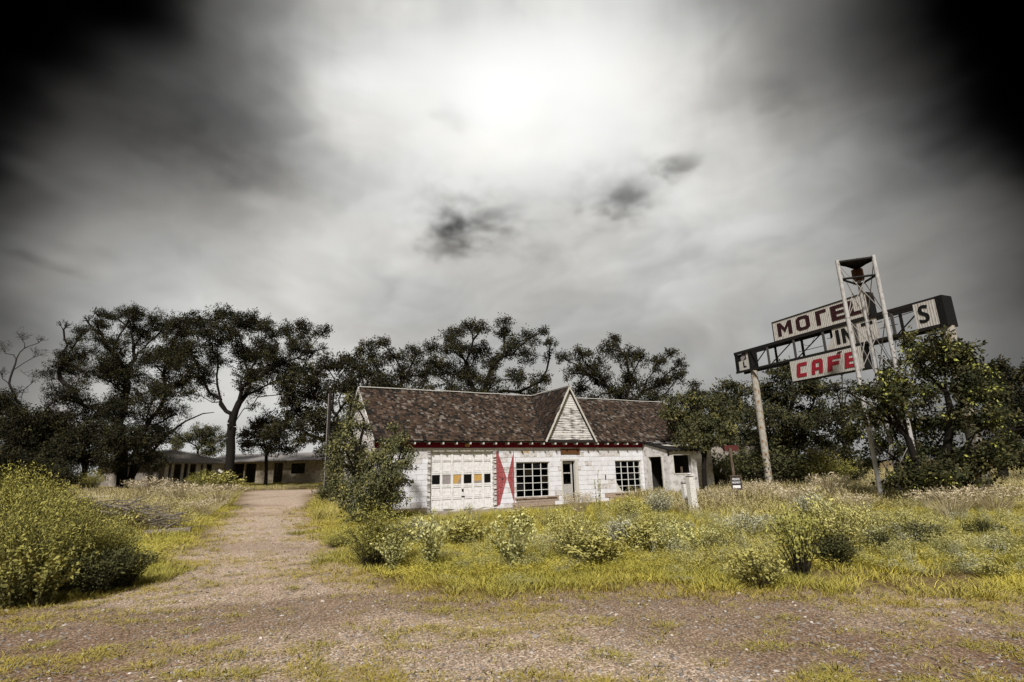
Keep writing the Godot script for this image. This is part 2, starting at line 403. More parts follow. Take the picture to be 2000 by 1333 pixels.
func shingle_field(parent: Node, origin: Vector3, across: Vector3, up: Vector3, width: float, length: float, skip: Callable, seed_no: int, dark := 1.0) -> void:
	# courses of wooden shingles laid from the eave upwards, each a wedge with its own tone, some slipped and some gone
	rng.seed = seed_no
	var nor := across.cross(up).normalized()
	if nor.y < 0:
		nor = -nor
	var wedge := MB.new()
	wedge.box(Vector3(-0.5, 0.0, 0.0), Vector3(0.5, 1.0, 1.0))
	var xf: Array[Transform3D] = []
	var cols: Array[Color] = []
	var patch := FastNoiseLite.new(); patch.frequency = 0.55; patch.fractal_octaves = 3; patch.seed = seed_no
	var course := 0.14
	for j in int(length / course):
		var x := R(-0.1, 0.0)
		while x < width:
			var w := R(0.07, 0.17)
			var u := x + w / 2; var s := j * course
			x += w + 0.006
			if u > width - 0.02 or u < 0.02 or skip.call(u, s):
				continue
			var wear := patch.get_noise_2d(u, s * 1.4)
			if rng.randf() < 0.025 + maxf(0.0, wear - 0.15) * 0.5:
				continue
			var tilt := rng.randfn() * 0.035; var lift := 0.035 + absf(rng.randfn()) * 0.012
			if rng.randf() < 0.15 + maxf(0, wear) * 0.35:
				tilt = rng.randfn() * 0.20; lift += R(0.0, 0.09)
			var b := Basis(across * cos(tilt) + up * sin(tilt), up * cos(tilt) - across * sin(tilt), nor)
			b = b * Basis(Vector3.RIGHT, -lift)
			var p := origin + across * u + up * (s - 0.03 + rng.randfn() * 0.008) + nor * 0.014
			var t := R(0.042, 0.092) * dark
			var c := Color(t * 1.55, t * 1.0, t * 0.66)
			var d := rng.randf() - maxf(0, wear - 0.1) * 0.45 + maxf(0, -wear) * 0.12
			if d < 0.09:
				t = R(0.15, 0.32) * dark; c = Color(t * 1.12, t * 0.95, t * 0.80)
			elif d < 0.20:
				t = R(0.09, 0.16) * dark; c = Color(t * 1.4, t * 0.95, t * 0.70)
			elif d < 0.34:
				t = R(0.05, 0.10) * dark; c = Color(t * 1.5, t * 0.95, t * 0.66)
			elif d > 0.74:
				t = R(0.016, 0.035); c = Color(t * 1.15, t, t * 0.9)
			xf.append(Transform3D(b * Basis.from_scale(Vector3(w, 0.22, R(0.01, 0.022))), p)); cols.append(c)
	var mm := MultiMesh.new()
	mm.transform_format = MultiMesh.TRANSFORM_3D; mm.use_colors = true
	mm.mesh = wedge.mesh(); mm.instance_count = xf.size()
	for i in xf.size():
		mm.set_instance_transform(i, xf[i]); mm.set_instance_color(i, cols[i])
	var o := MultiMeshInstance3D.new()
	o.name = "shingles"; o.multimesh = mm; o.material_override = M.shingle
	stuff(o)
	parent.add_child(o, true)

func garage_building() -> void:
	rng.seed = 11
	var h := thing("abandoned_garage", "abandoned white block garage with brown shingle roof and red band under the eaves", "building", Vector3(-3.566, 0, -21.578), deg_to_rad(27.46))
	# walls
	var fw := MB.new()
	var spans := [[-2.2, 0.08, -0.1, 2.95], [0.08, 2.99, 2.47, 2.95], [2.99, 4.08, -0.1, 2.95], [4.08, 5.84, -0.1, 0.42], [4.08, 5.84, 1.95, 2.95], [5.84, 6.5, -0.1, 2.95], [6.5, 7.34, 1.97, 2.95], [7.34, 9.62, -0.1, 2.95], [9.62, 11.27, -0.1, 0.42], [9.62, 11.27, 1.95, 2.95], [11.27, 16.4, -0.1, 2.95]]
	for s in spans:
		fw.box(Vector3(s[0], s[2], -0.22), Vector3(s[1], s[3], -0.02))
	var wall := obj("front_wall", fw, M.mortar, h)
	var unit := MB.new()      # a block with eased edges
	var e := 0.025
	unit.quad(Vector3(-0.5 + e, -0.5 + e, 0.5), Vector3(0.5 - e, -0.5 + e, 0.5), Vector3(0.5 - e, 0.5 - e, 0.5), Vector3(-0.5 + e, 0.5 - e, 0.5))
	for q in [[Vector2(-1, -1), Vector2(1, -1)], [Vector2(1, -1), Vector2(1, 1)], [Vector2(1, 1), Vector2(-1, 1)], [Vector2(-1, 1), Vector2(-1, -1)]]:
		var a: Vector2 = q[0] * 0.5; var b: Vector2 = q[1] * 0.5
		var ai: Vector2 = a * (1 - 2 * e); var bi: Vector2 = b * (1 - 2 * e)
		unit.quad(Vector3(a.x, a.y, 0.1), Vector3(b.x, b.y, 0.1), Vector3(bi.x, bi.y, 0.5), Vector3(ai.x, ai.y, 0.5))
		unit.quad(Vector3(a.x, a.y, -0.5), Vector3(b.x, b.y, -0.5), Vector3(b.x, b.y, 0.1), Vector3(a.x, a.y, 0.1))
	var um := unit.mesh()
	var left_tri := PackedVector2Array([Vector2(3.10, 2.42), Vector2(3.19, 2.40), Vector2(3.605, 1.27), Vector2(3.26, 0.18), Vector2(3.10, 0.1)])
	var right_tri := PackedVector2Array([Vector2(3.975, 2.45), Vector2(3.635, 1.27), Vector2(3.965, 0.17)])
	var paint := MB.new()
	var rowh := 0.216
	for j in 12:
		var y0 := j * rowh - 0.03 if j == 0 else j * rowh
		var y1 := (j + 1) * rowh
		var x := -2.2 - (0.22 if j % 2 else 0.0)
		while x < 11.42:
			var w := 0.435
			var a := maxf(x, -2.19); var b := minf(x + w, 11.43)
			x += w
			var parts := [[a, b, y0, y1]]
			for o in OPEN:
				var next := []
				for p in parts:
					if p[1] <= o[0] or p[0] >= o[1] or p[3] <= o[2] or p[2] >= o[3]:
						next.append(p)
						continue
					if p[0] < o[0] - 0.03:
						next.append([p[0], o[0], p[2], p[3]])
					if p[1] > o[1] + 0.03:
						next.append([o[1], p[1], p[2], p[3]])
					if p[3] > o[3] + 0.04:
						next.append([maxf(p[0], o[0]), minf(p[1], o[1]), o[3], p[3]])
					elif p[2] < o[2] - 0.04:
						next.append([maxf(p[0], o[0]), minf(p[1], o[1]), p[2], o[2]])
				parts = next
			for p in parts:
				if p[1] - p[0] < 0.06:
					continue
				var gap := 0.003 if j > 6 else 0.006
				var z := 0.012 + R(0.0, 0.006)
				var m: Material = M.block_white
				var mid: float = (p[0] + p[1]) / 2
				if (j < 2 and ((mid > 4.0 and mid < 6.1) or mid > 8.9)) or (j == 0 and mid < 0.1 and rng.randf() < 0.7):
					m = M.block_tan
				elif rng.randf() < (0.3 if j < 4 else 0.12):
					m = M.block_dirty
				var k := obj("block", um, m, wall)
				k.scale = Vector3(p[1] - p[0] - gap, p[3] - p[2] - gap, 0.05)
				k.position = Vector3(mid, (p[2] + p[3]) / 2, z - 0.025)
				# the red hourglass is painted block by block
				if mid > 2.9 and mid < 4.2:
					var rect := PackedVector2Array([Vector2(p[0] + gap, p[2] + gap), Vector2(p[1] - gap, p[2] + gap), Vector2(p[1] - gap, p[3] - gap), Vector2(p[0] + gap, p[3] - gap)])
					for t in [left_tri, right_tri]:
						for piece in Geometry2D.intersect_polygons(t, rect):
							if piece.size() > 2:
								paint.poly(piece, z - 0.004, z + 0.004)
	var pnt := obj("red_hourglass", paint, M.red_paint, wall)
	pnt.set_meta("label", "faded red hourglass painted on the white blocks")
	# other walls, floor, ceiling
	var d := 6.9
	var gw := MB.new()
	gw.box(Vector3(-2.2, -0.1, -d), Vector3(-2.0, 2.95, -0.22))
	gw.quad(Vector3(-2.19, 2.95, -d), Vector3(-2.19, 2.95, -0.02), Vector3(-2.19, 5.35, -3.4), Vector3(-2.19, 5.34, -3.5))
	gw.quad(Vector3(-2.09, 2.95, -0.02), Vector3(-2.09, 2.95, -d), Vector3(-2.09, 5.34, -3.5), Vector3(-2.09, 5.35, -3.4))
	obj("gable_wall", gw, M.stucco, h)
	var gb := MB.new()
	gb.box(Vector3(16.2, -0.1, -d), Vector3(16.4, 2.95, -0.22))
	gb.quad(Vector3(16.39, 2.95, -0.02), Vector3(16.39, 2.95, -d), Vector3(16.39, 5.34, -3.5), Vector3(16.39, 5.35, -3.4))
	obj("gable_wall", gb, M.stucco, h)
	var bw := MB.new()
	bw.box(Vector3(-2.0, -0.1, -d), Vector3(16.2, 2.95, -d + 0.2))
	obj("back_wall", bw, M.old_stucco, h)
	var fl := MB.new()
	fl.box(Vector3(-2.0, -0.1, -d + 0.2), Vector3(16.2, 0.02, -0.22))
	obj("floor", fl, M.dark_room, h)
	var inn := MB.new()      # a partition and some leftovers give the dark rooms something inside
	inn.box(Vector3(3.4, 0.02, -6.6), Vector3(3.5, 2.9, -0.25)); inn.box(Vector3(8.4, 0.02, -6.6), Vector3(8.5, 2.9, -0.25))
	obj("partition", inn, M.dark_room, h)
	# red band, in boards
	var bx := -2.2
	for w in [3.1, 3.6, 3.3, 3.65]:
		var b := MB.new()
		b.box(Vector3(bx + 0.004, 2.592 + R(0, 0.004), -0.02), Vector3(bx + w - 0.004, 2.80, 0.035))
		obj("red_band_board", b, M.red_board, h)
		bx += w
	var np := MB.new()
	np.box(Vector3(1.62, 2.63, 0.036), Vector3(1.84, 2.77, 0.05))
	obj("number_plate", np, M.yellow_pane, h)
	# garage door
	var gf := MB.new()
	gf.box(Vector3(0.10, 0.03, -0.13), Vector3(2.97, 2.46, -0.10))
	for x in [0.10, 0.555, 1.03, 1.505, 1.98, 2.455, 2.87]:
		gf.box(Vector3(x, 0.05, -0.10), Vector3(x + 0.10, 2.45, -0.062))
	for y in [[0.04, 0.14], [0.50, 0.555], [0.565, 0.64], [0.97, 1.025], [1.035, 1.11], [1.49, 1.545], [1.555, 1.62], [2.02, 2.05], [2.06, 2.08], [2.40, 2.46]]:
		gf.box(Vector3(0.10, y[0], -0.10), Vector3(2.97, y[1], -0.060))
	var gd := obj("garage_door", gf, M.door_paint, h)
	var rows := [[0.14, 0.50], [0.64, 0.97], [1.11, 1.49], [1.62, 2.02], [2.08, 2.40]]
	for r in 5:
		for k in 6:
			var x0: float = [0.20, 0.655, 1.13, 1.605, 2.08, 2.555][k]; var x1: float = [0.555, 1.03, 1.505, 1.98, 2.455, 2.87][k]
			var b := MB.new()
			b.box(Vector3(x0 + 0.012, rows[r][0] + 0.012, -0.099), Vector3(x1 - 0.012, rows[r][1] - 0.012, -0.082))
			if r == 2:
				var pane := obj("pane", b, [M.black_pane, M.grey_pane, M.yellow_pane, M.black_pane, M.yellow_pane, M.black_pane][k], gd)
				if k == 2 or k == 4:
					pane.set_meta("label", "pane covered in faded yellow paint")
					var g := MB.new()
					var u := PackedVector2Array([Vector2(x0 + 0.2, 1.13), Vector2(x1 - 0.02, 1.13), Vector2(x1 - 0.02, 1.40)]) if k == 2 else PackedVector2Array([Vector2(x0 + 0.02, 1.13), Vector2(x1 - 0.02, 1.13), Vector2(x1 - 0.02, 1.22), Vector2(x0 + 0.02, 1.2)])
					g.poly(u, -0.083, -0.079)
					obj("pane_stain", g, M.grey_pane, gd)
			else:
				obj("panel", b, M.door_paint, gd)
	var hd := MB.new()
	hd.box(Vector3(1.52, 0.80, -0.062), Vector3(1.58, 0.90, -0.03)); hd.box(Vector3(1.50, 0.58, -0.062), Vector3(1.64, 0.615, -0.025))
	obj("handle", hd, M.dark_steel, gd)
	var rot := MB.new()      # the bottom rail has rotted to bare wood
	rot.box(Vector3(0.11, 0.0, -0.075), Vector3(2.95, 0.115, -0.045))
	obj("rotten_rail", rot, M.very_peeling, gd)
	for q in [[-0.02, 0.10, -0.05, 2.47, 0], [2.95, 3.09, -0.05, 2.47, 1], [-0.06, 3.13, 2.44, 2.575, 2]]:
		var b := MB.new()
		b.box(Vector3(q[0], q[2], -0.10), Vector3(q[1], q[3], 0.045))
		obj("door_casing", b, M.peeling if q[4] == 2 else M.very_peeling, gd)
	# windows, sills
	window(h, 4.08, 5.84, 0.42, 1.95, 4, 5, -0.06, [0, 3, 0, 0, 2, 0, 0, 3, 3, 0, 0, 1, 0, 1, 0, 0, 2, 0, 2, 3])
	window(h, 9.62, 11.27, 0.42, 1.95, 4, 5, -0.06, [0, 3, 0, 1, 3, 0, 0, 0, 0, 0, 2, 0, 3, 0, 0, 0, 1, 3, 0, 0])
	var bent := MB.new()     # a loose sheet hangs across the lower left corner of the second window
	bent.poly(PackedVector2Array([Vector2(9.63, 1.25), Vector2(9.66, 0.9), Vector2(10.02, 0.42), Vector2(9.72, 0.40), Vector2(9.63, 0.5)]), -0.035, -0.028)
	obj("hanging_sheet", bent, M.white_trim, h)
	for q in [[3.98, 6.15], [9.5, 11.4]]:
		var x: float = q[0]
		var sill := MB.new()
		sill.box(Vector3(q[0], 0.36, 0.02), Vector3(q[1], 0.385, 0.06))
		var so := obj("window_sill", sill, M.block_tan, h)
		while x < q[1] - 0.05:
			var b := MB.new()
			var w := R(0.14, 0.24)
			b.box(Vector3(x, 0.387, -0.02), Vector3(minf(x + w, q[1]) - 0.012, 0.425 + R(0, 0.02), 0.05 + R(0, 0.035)))
			obj("brick", b, M.block_tan, so)
			x += w
	# front door
	var fd := MB.new()
	for q in [[6.53, 7.14, 0.0, 0.86], [6.53, 6.60, 0.86, 1.93], [7.07, 7.14, 0.86, 1.93], [6.60, 7.07, 1.40, 1.45], [6.60, 7.07, 1.84, 1.93], [6.60, 7.07, 0.86, 0.92]]:
		fd.box(Vector3(q[0], q[2], -0.16), Vector3(q[1], q[3], -0.12))
	var door := obj("front_door", fd, M.metal_door, h)
	for q in [[0.92, 1.40]]:
		var b := MB.new()
		b.poly(V([6.60, 0.92, 7.07, 0.92, 7.07, 1.04, 6.9, 1.0, 6.82, 1.16, 6.70, 1.02, 6.60, 1.2]), -0.143, -0.138)
		obj("pane", b, M.dusty_glass, door)
	var dp := MB.new()
	dp.box(Vector3(6.60, 0.12, -0.12), Vector3(7.07, 0.76, -0.108))
	obj("panel", dp, M.metal_door, door)
	for q in [[6.44, 6.53, -0.05, 2.0], [7.24, 7.40, -0.05, 2.0], [6.40, 7.44, 2.0, 2.07]]:
		var b := MB.new()
		b.box(Vector3(q[0], q[2], -0.14), Vector3(q[1], q[3], 0.03))
		obj("door_casing", b, M.white_trim, door)
	var pl := MB.new()
	pl.box(Vector3(6.45, 2.285, 0.018), Vector3(7.52, 2.535, 0.05))
	obj("wooden_plaque", pl, M.plaque, h)
	var ghost := MB.new()    # what is left of painted letters over the first window
	for k in 7:
		var x := 4.28 + k * 0.075
		ghost.box(Vector3(x, 2.34 + R(0, 0.03), 0.016), Vector3(x + R(0.025, 0.06), 2.44 + R(0, 0.05), 0.0215))
	obj("faded_lettering", ghost, M.yellow_pane, h)
	for q in [[-0.72, 1.21], [8.95, 1.05], [3.36, 1.2]]:
		var b := MB.new()
		b.box(Vector3(q[0], q[1], 0.0), Vector3(q[0] + 0.06, q[1] + (0.24 if q[0] > 8 else 0.07), 0.024))
		obj("pipe_hole", b, M.dark_room, h)
	# roof
	var eave := Vector3(-2.28, 2.862, 0.33); var ridge := Vector3(-2.28, 5.48, -3.45)
	var up := (ridge - eave); var slope := up.length(); up = up.normalized()
	var rf := MB.new()
	var th := Vector3(0, -0.07, 0)
	for s in [0, 1]:
		var ev := eave; var z0 := 0.33
		if s:
			ev.z = -7.23
		var a := ev; var b := Vector3(16.6, ev.y, ev.z); var c := Vector3(16.6, ridge.y, ridge.z); var dd := ridge
		rf.quad(a, b, c, dd); rf.quad(a + th, dd + th, c + th, b + th)
		rf.quad(a + th, b + th, b, a); rf.quad(dd + th, a + th, a, dd); rf.quad(b + th, c + th, c, b)
	var roof := obj("roof", rf, M.roof_deck, h)
	var dc := 6.9
	var half := func(y: float) -> float: return 1.42 * (5.47 - y) / 2.57
	shingle_field(roof, eave, Vector3.RIGHT, up, 18.85, slope - 0.02, func(u, s): return absf(u - 2.28 - dc) < half.call(2.862 + s * up.y) - 0.02, 5)
	var x := -2.3
	while x < 16.5:
		var w := R(1.6, 2.4)
		if x + w < 5.9 or x > 7.7 or true:
			var b := MB.new()
			b.beam(Vector3(x, 5.53 + R(-0.012, 0.012), -3.45), Vector3(minf(x + w, 16.6), 5.53 + R(-0.012, 0.012), -3.45), 0.16, 0.035)
			obj("ridge_board", b, M.white_trim, roof)
		x += w + 0.01
	for z in [0.33, -7.23]:
		var b := MB.new()
		b.beam(Vector3(-2.32, 2.80, z), Vector3(-2.32, 5.44, -3.45), 0.04, 0.15)
		obj("rake_board", b, M.very_peeling, roof)
	for k in 22:
		var b := MB.new()
		var rx := -1.88 + k * 0.6055
		b.box(Vector3(rx - 0.025, 2.72, 0.035), Vector3(rx + 0.025, 2.80, 0.36 + R(-0.02, 0.03)))
		obj("rafter_tail", b, M.white_trim, roof)
	# dormer
	var gz := 0.20
	var base := MB.new()
	base.poly(PackedVector2Array([Vector2(dc - 1.30, 2.93), Vector2(dc + 1.30, 2.93), Vector2(dc, 5.28)]), gz - 0.1, gz - 0.02)
	for s in [-1, 1]:
		var a := Vector3(dc, 5.47, 0.36); var b := Vector3(dc, 5.47, -3.45); var c := Vector3(dc + s * 1.43, 2.88, 0.36)
		base.tri(a, b, c); base.tri(a - Vector3(0, 0.06, 0), c - Vector3(0, 0.06, 0), b - Vector3(0, 0.06, 0)); base.quad(a, c, c - Vector3(0, 0.06, 0), a - Vector3(0, 0.06, 0))
	var dm := obj("dormer", base, M.roof_deck, h)
	for k in 21:
		var y := 2.95 + k * 0.108
		var hw: float = half.call(y + 0.05) - 0.06
		if hw < 0.05:
			continue
		var b := MB.new()
		var hb: float = half.call(y) - 0.05; var ht: float = half.call(y + 0.105) - 0.05
		b.quad(Vector3(dc - hb, y, gz + 0.018), Vector3(dc + hb, y, gz + 0.018), Vector3(dc + ht, y + 0.106, gz), Vector3(dc - ht, y + 0.106, gz))
		b.quad(Vector3(dc - hb, y, gz - 0.015), Vector3(dc + hb, y, gz - 0.015), Vector3(dc + hb, y, gz + 0.018), Vector3(dc - hb, y, gz + 0.018))
		obj("siding_board", b, M.very_peeling if (k > 2 and k < 14) or k < 2 else M.peeling, dm)
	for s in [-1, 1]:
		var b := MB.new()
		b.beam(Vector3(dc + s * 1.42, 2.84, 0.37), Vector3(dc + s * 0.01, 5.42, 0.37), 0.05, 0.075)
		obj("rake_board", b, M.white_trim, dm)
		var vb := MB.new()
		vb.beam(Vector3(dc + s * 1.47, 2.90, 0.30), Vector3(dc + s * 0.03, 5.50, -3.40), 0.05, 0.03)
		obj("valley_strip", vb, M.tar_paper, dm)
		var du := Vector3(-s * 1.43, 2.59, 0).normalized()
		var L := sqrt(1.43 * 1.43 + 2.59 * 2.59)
		shingle_field(dm, Vector3(dc + s * 1.43, 2.90, 0.36), Vector3(0, 0, -1), du, 3.81, L - 0.03, func(u, t): return u > 0.05 + 3.76 * t / L + 0.04, 31 + s, 0.6)  # unlit look of the dormer slopes put into darker shingle tones
	var rb := MB.new()
	rb.beam(Vector3(dc, 5.52, 0.40), Vector3(dc, 5.51, -3.4), 0.13, 0.035)
	obj("ridge_board", rb, M.white_trim, dm)
	# lean-to shed at the right
	var sx := 11.45; var sw := 13.32; var sz := 1.75
	var lw := MB.new()
	for q in [[0.0, 0.42, -0.1], [0.42, 1.32, 2.1], [1.32, sz, -0.1]]:
		var t0: float = 2.80 - 0.24 * q[0]; var t1: float = 2.80 - 0.24 * q[1]
		lw.quad(Vector3(sx, q[2], q[0]), Vector3(sx, q[2], q[1]), Vector3(sx, t1, q[1]), Vector3(sx, t0, q[0]))
		lw.quad(Vector3(sx + 0.12, q[2], q[1]), Vector3(sx + 0.12, q[2], q[0]), Vector3(sx + 0.12, t0, q[0]), Vector3(sx + 0.12, t1, q[1]))
		if q[2] < 0:
			for zz in [q[0], q[1]]:
				lw.quad(Vector3(sx, -0.1, zz), Vector3(sx + 0.12, -0.1, zz), Vector3(sx + 0.12, 2.1, zz), Vector3(sx, 2.1, zz))
		else:
			lw.quad(Vector3(sx, 2.1, 0.42), Vector3(sx, 2.1, 1.32), Vector3(sx + 0.12, 2.1, 1.32), Vector3(sx + 0.12, 2.1, 0.42))
	obj("shed_side_wall", lw, M.stucco, h)
	var sf := MB.new()
	for q in [[sx + 0.12, 11.8, -0.1, 2.38], [12.92, sw, -0.1, 2.38], [11.8, 12.92, -0.1, 1.29], [11.8, 12.92, 2.15, 2.38]]:
		sf.box(Vector3(q[0], q[2], sz - 0.14), Vector3(q[1], q[3], sz))
	obj("shed_front_wall", sf, M.stucco, h)
	var rw := MB.new()
	rw.quad(Vector3(sw, -0.1, sz), Vector3(sw, -0.1, 0), Vector3(sw, 2.80, 0), Vector3(sw, 2.38, sz))
	rw.quad(Vector3(sw - 0.1, -0.1, 0), Vector3(sw - 0.1, -0.1, sz), Vector3(sw - 0.1, 2.38, sz), Vector3(sw - 0.1, 2.80, 0))
	obj("shed_side_wall", rw, M.stucco, h)
	var wt := MB.new()
	for q in [[11.74, 11.8, 1.25, 2.2], [12.92, 12.98, 1.25, 2.2], [11.8, 12.92, 2.15, 2.2], [11.74, 12.98, 1.24, 1.29]]:
		wt.box(Vector3(q[0], q[2], sz - 0.05), Vector3(q[1], q[3], sz + 0.02))
	var sw_win := obj("shed_window", wt, M.white_trim, h)
	var pb := MB.new()
	pb.box(Vector3(12.1, 1.29, sz - 0.4), Vector3(12.14, 1.95, sz - 0.36)); pb.box(Vector3(12.6, 1.29, sz - 0.4), Vector3(12.68, 1.6, sz - 0.33))
	obj("leaning_board", pb, M.weathered_wood, sw_win)
	for q in [[0.34, 0.42, 2.17], [1.32, 1.40, 2.17], [0.34, 1.40, 2.18]]:
		var b := MB.new()
		if q[1] - q[0] < 0.2:
			b.box(Vector3(sx - 0.035, -0.05, q[0]), Vector3(sx + 0.02, 2.1, q[1]))
		else:
			b.box(Vector3(sx - 0.035, 2.1, q[0]), Vector3(sx + 0.02, q[2], q[1]))
		obj("door_casing", b, M.white_trim, h)
	var sd := MB.new()
	for q in [[0.0, 0.78, 0.0, 0.95], [0.0, 0.08, 0.95, 2.02], [0.70, 0.78, 0.95, 2.02], [0.08, 0.70, 1.45, 1.50], [0.08, 0.70, 1.94, 2.02]]:
		sd.box(Vector3(q[0], q[2], -0.02), Vector3(q[1], q[3], 0.02))
	var sdo := obj("shed_door", sd, M.metal_door, h)
	sdo.position = Vector3(sx + 0.08, 0.03, 1.30); sdo.rotation.y = deg_to_rad(52)
	var kn := MB.new()
	kn.box(Vector3(0.70, 0.98, -0.05), Vector3(0.77, 1.12, 0.05))
	obj("lock_plate", kn, M.white_trim, sdo)
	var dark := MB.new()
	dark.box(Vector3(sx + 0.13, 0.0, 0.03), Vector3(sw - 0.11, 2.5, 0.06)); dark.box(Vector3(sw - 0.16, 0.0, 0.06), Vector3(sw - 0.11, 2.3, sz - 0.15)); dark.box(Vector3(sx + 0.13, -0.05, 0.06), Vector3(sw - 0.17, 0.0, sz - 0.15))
	obj("shed_shade_sheets", dark, M.dark_room, h)  # added dark sheets: the interior shade is put into their colour
	# tattered shed roof
	var srf := MB.new()
	var ra := Vector3(sx - 0.1, 2.93, 0.05); var rb2 := Vector3(sx - 0.1, 2.43, sz + 0.18)
	srf.quad(ra, rb2, rb2 + Vector3(2.15, 0, 0), ra + Vector3(2.15, 0, 0)); srf.quad(ra + th, ra + Vector3(2.15, -0.07, 0), rb2 + Vector3(2.15, -0.07, 0), rb2 + th)
	srf.quad(rb2 + th, rb2 + Vector3(2.15, -0.07, 0), rb2 + Vector3(2.15, 0, 0), rb2); srf.quad(ra + th, rb2 + th, rb2, ra)
	srf.quad(ra + Vector3(2.15, 0, 0), rb2 + Vector3(2.15, 0, 0), rb2 + Vector3(2.15, -0.07, 0), ra + Vector3(2.15, -0.07, 0))
	var sro := obj("shed_roof", srf, M.tar_paper, h)
	for k in 30:
		var t := R(0.05, 0.9); var px := R(0.05, 1.95)
		var b := MB.new()
		var wx := R(0.2, 0.6); var wz := R(0.12, 0.36)
		b.poly(PackedVector2Array([Vector2(0, 0), Vector2(wx, R(-0.05, 0.05)), Vector2(wx * R(0.7, 1.1), wz), Vector2(wx * 0.4, wz * R(0.6, 1.2)), Vector2(-0.03, wz * R(0.5, 1))]), 0, 0.008)
		var o := obj("torn_roofing", b, M.torn_sheet if rng.randf() < 0.7 else M.tar_paper, sro)
		o.position = ra.lerp(rb2, t) + Vector3(px, 0.03 + R(0, 0.03), 0)
		o.rotation = Vector3(-PI / 2 + 0.24 + R(-0.25, 0.1), R(-0.15, 0.15), R(-0.4, 0.4))
	for k in 6:
		var b := MB.new()
		b.box(Vector3(sx + 0.15 + k * 0.33, 2.33, sz), Vector3(sx + 0.2 + k * 0.33, 2.40, sz + 0.15))
		obj("rafter_tail", b, M.dark_steel, sro)
	# concrete apron in front
	var ap := MB.new()
	ap.box(Vector3(-0.6, -0.06, 0.05), Vector3(5.6, 0.03, 2.4)); ap.box(Vector3(5.63, -0.06, 0.05), Vector3(9.2, 0.022, 2.1))
	var apo := obj("concrete_apron", ap, M.concrete)
	structure(apo)
	apo.position = h.position; apo.rotation.y = h.rotation.y

# ---------------------------------------------------------------- signs
func V(a: Array) -> PackedVector2Array:
	var p := PackedVector2Array()
	for i in range(0, a.size(), 2):
		p.append(Vector2(a[i], a[i + 1]))
	return p

# block letters in a unit cell (x 0..1, y 0..1), each one or more outlines
func letter(ch: String) -> Array:
	match ch:
		"M": return [V([0, 0, 0.25, 0, 0.25, 0.62, 0.5, 0.2, 0.75, 0.62, 0.75, 0, 1, 0, 1, 1, 0.76, 1, 0.5, 0.55, 0.24, 1, 0, 1])]
		"O": return [V([0.2, 0, 0.5, 0, 0.5, 0.2, 0.36, 0.2, 0.28, 0.28, 0.28, 0.72, 0.36, 0.8, 0.5, 0.8, 0.5, 1, 0.2, 1, 0, 0.84, 0, 0.16]), V([0.5, 0, 0.8, 0, 1, 0.16, 1, 0.84, 0.8, 1, 0.5, 1, 0.5, 0.8, 0.64, 0.8, 0.72, 0.72, 0.72, 0.28, 0.64, 0.2, 0.5, 0.2])]
		"T": return [V([0.1, 0, 0.46, 0, 0.46, 0.78, 1, 0.78, 1, 1, 0.1, 1])]      # its left arm has gone
		"E": return [V([0, 0, 1, 0, 1, 0.22, 0.36, 0.22, 0.36, 0.4, 0.9, 0.4, 0.9, 0.6, 0.36, 0.6, 0.36, 0.78, 1, 0.78, 1, 1, 0, 1])]
		"L": return [V([0, 0, 1, 0, 1, 0.22, 0.38, 0.22, 0.38, 1, 0, 1])]
		"C": return [V([0.12, 0, 1, 0, 1, 0.24, 0.36, 0.24, 0.36, 0.76, 1, 0.76, 1, 1, 0.12, 1, 0, 0.88, 0, 0.12])]
		"A": return [V([0, 0, 0.32, 0, 0.32, 0.26, 0.66, 0.26, 0.66, 0.46, 0.36, 0.46, 0.36, 0.76, 0.5, 0.76, 0.5, 1, 0.14, 1, 0, 0.84]), V([0.66, 0, 1, 0, 1, 0.84, 0.86, 1, 0.5, 1, 0.5, 0.76, 0.66, 0.76])]
		"F": return [V([0, 0, 0.36, 0, 0.36, 0.36, 0.86, 0.36, 0.86, 0.6, 0.36, 0.6, 0.36, 0.76, 1, 0.76, 1, 1, 0, 1])]
		"I": return [V([0, 0, 1, 0, 1, 1, 0, 1])]
		"N": return [V([0, 0, 0.3, 0, 0.3, 0.62, 0.7, 0, 1, 0, 1, 1, 0.7, 1, 0.7, 0.4, 0.3, 1, 0, 1])]
		"t": return [V([0.4, 0, 0.68, 0, 0.68, 0.8, 1, 0.8, 1, 1, 0, 1, 0, 0.8, 0.4, 0.8])]
		"r": return [V([0, 0, 0.5, 0, 0.5, 1, 0, 1])]
	return []

func put_letter(parent: Node, ch: String, x0: float, x1: float, y0: float, y1: float, z: float, m: Material, slant := 0.0) -> void:
	var b := MB.new()
	for outline in letter(ch):
		var pts := PackedVector2Array()
		for p in outline:
			pts.append(Vector2(lerpf(x0, x1, p.x) + slant * p.y, lerpf(y0, y1, p.y)))
		b.poly(pts, z, z + 0.012)
	obj("letter", b, m, parent)

func corrugated(x0: float, x1: float, y0: float, y1: float, z: float, pitch := 0.095) -> MB:
	var b := MB.new()
	var x := x0
	while x < x1 - 0.001:
		var e := minf(x + pitch, x1)
		var p := [Vector2(x, z), Vector2(lerpf(x, e, 0.3), z), Vector2(lerpf(x, e, 0.42), z - 0.007), Vector2(lerpf(x, e, 0.82), z - 0.007), Vector2(e, z)]
		for k in 4:
			b.quad(Vector3(p[k].x, y0, p[k].y), Vector3(p[k + 1].x, y0, p[k + 1].y), Vector3(p[k + 1].x, y1, p[k + 1].y), Vector3(p[k].x, y1, p[k].y))
		x = e
	return b

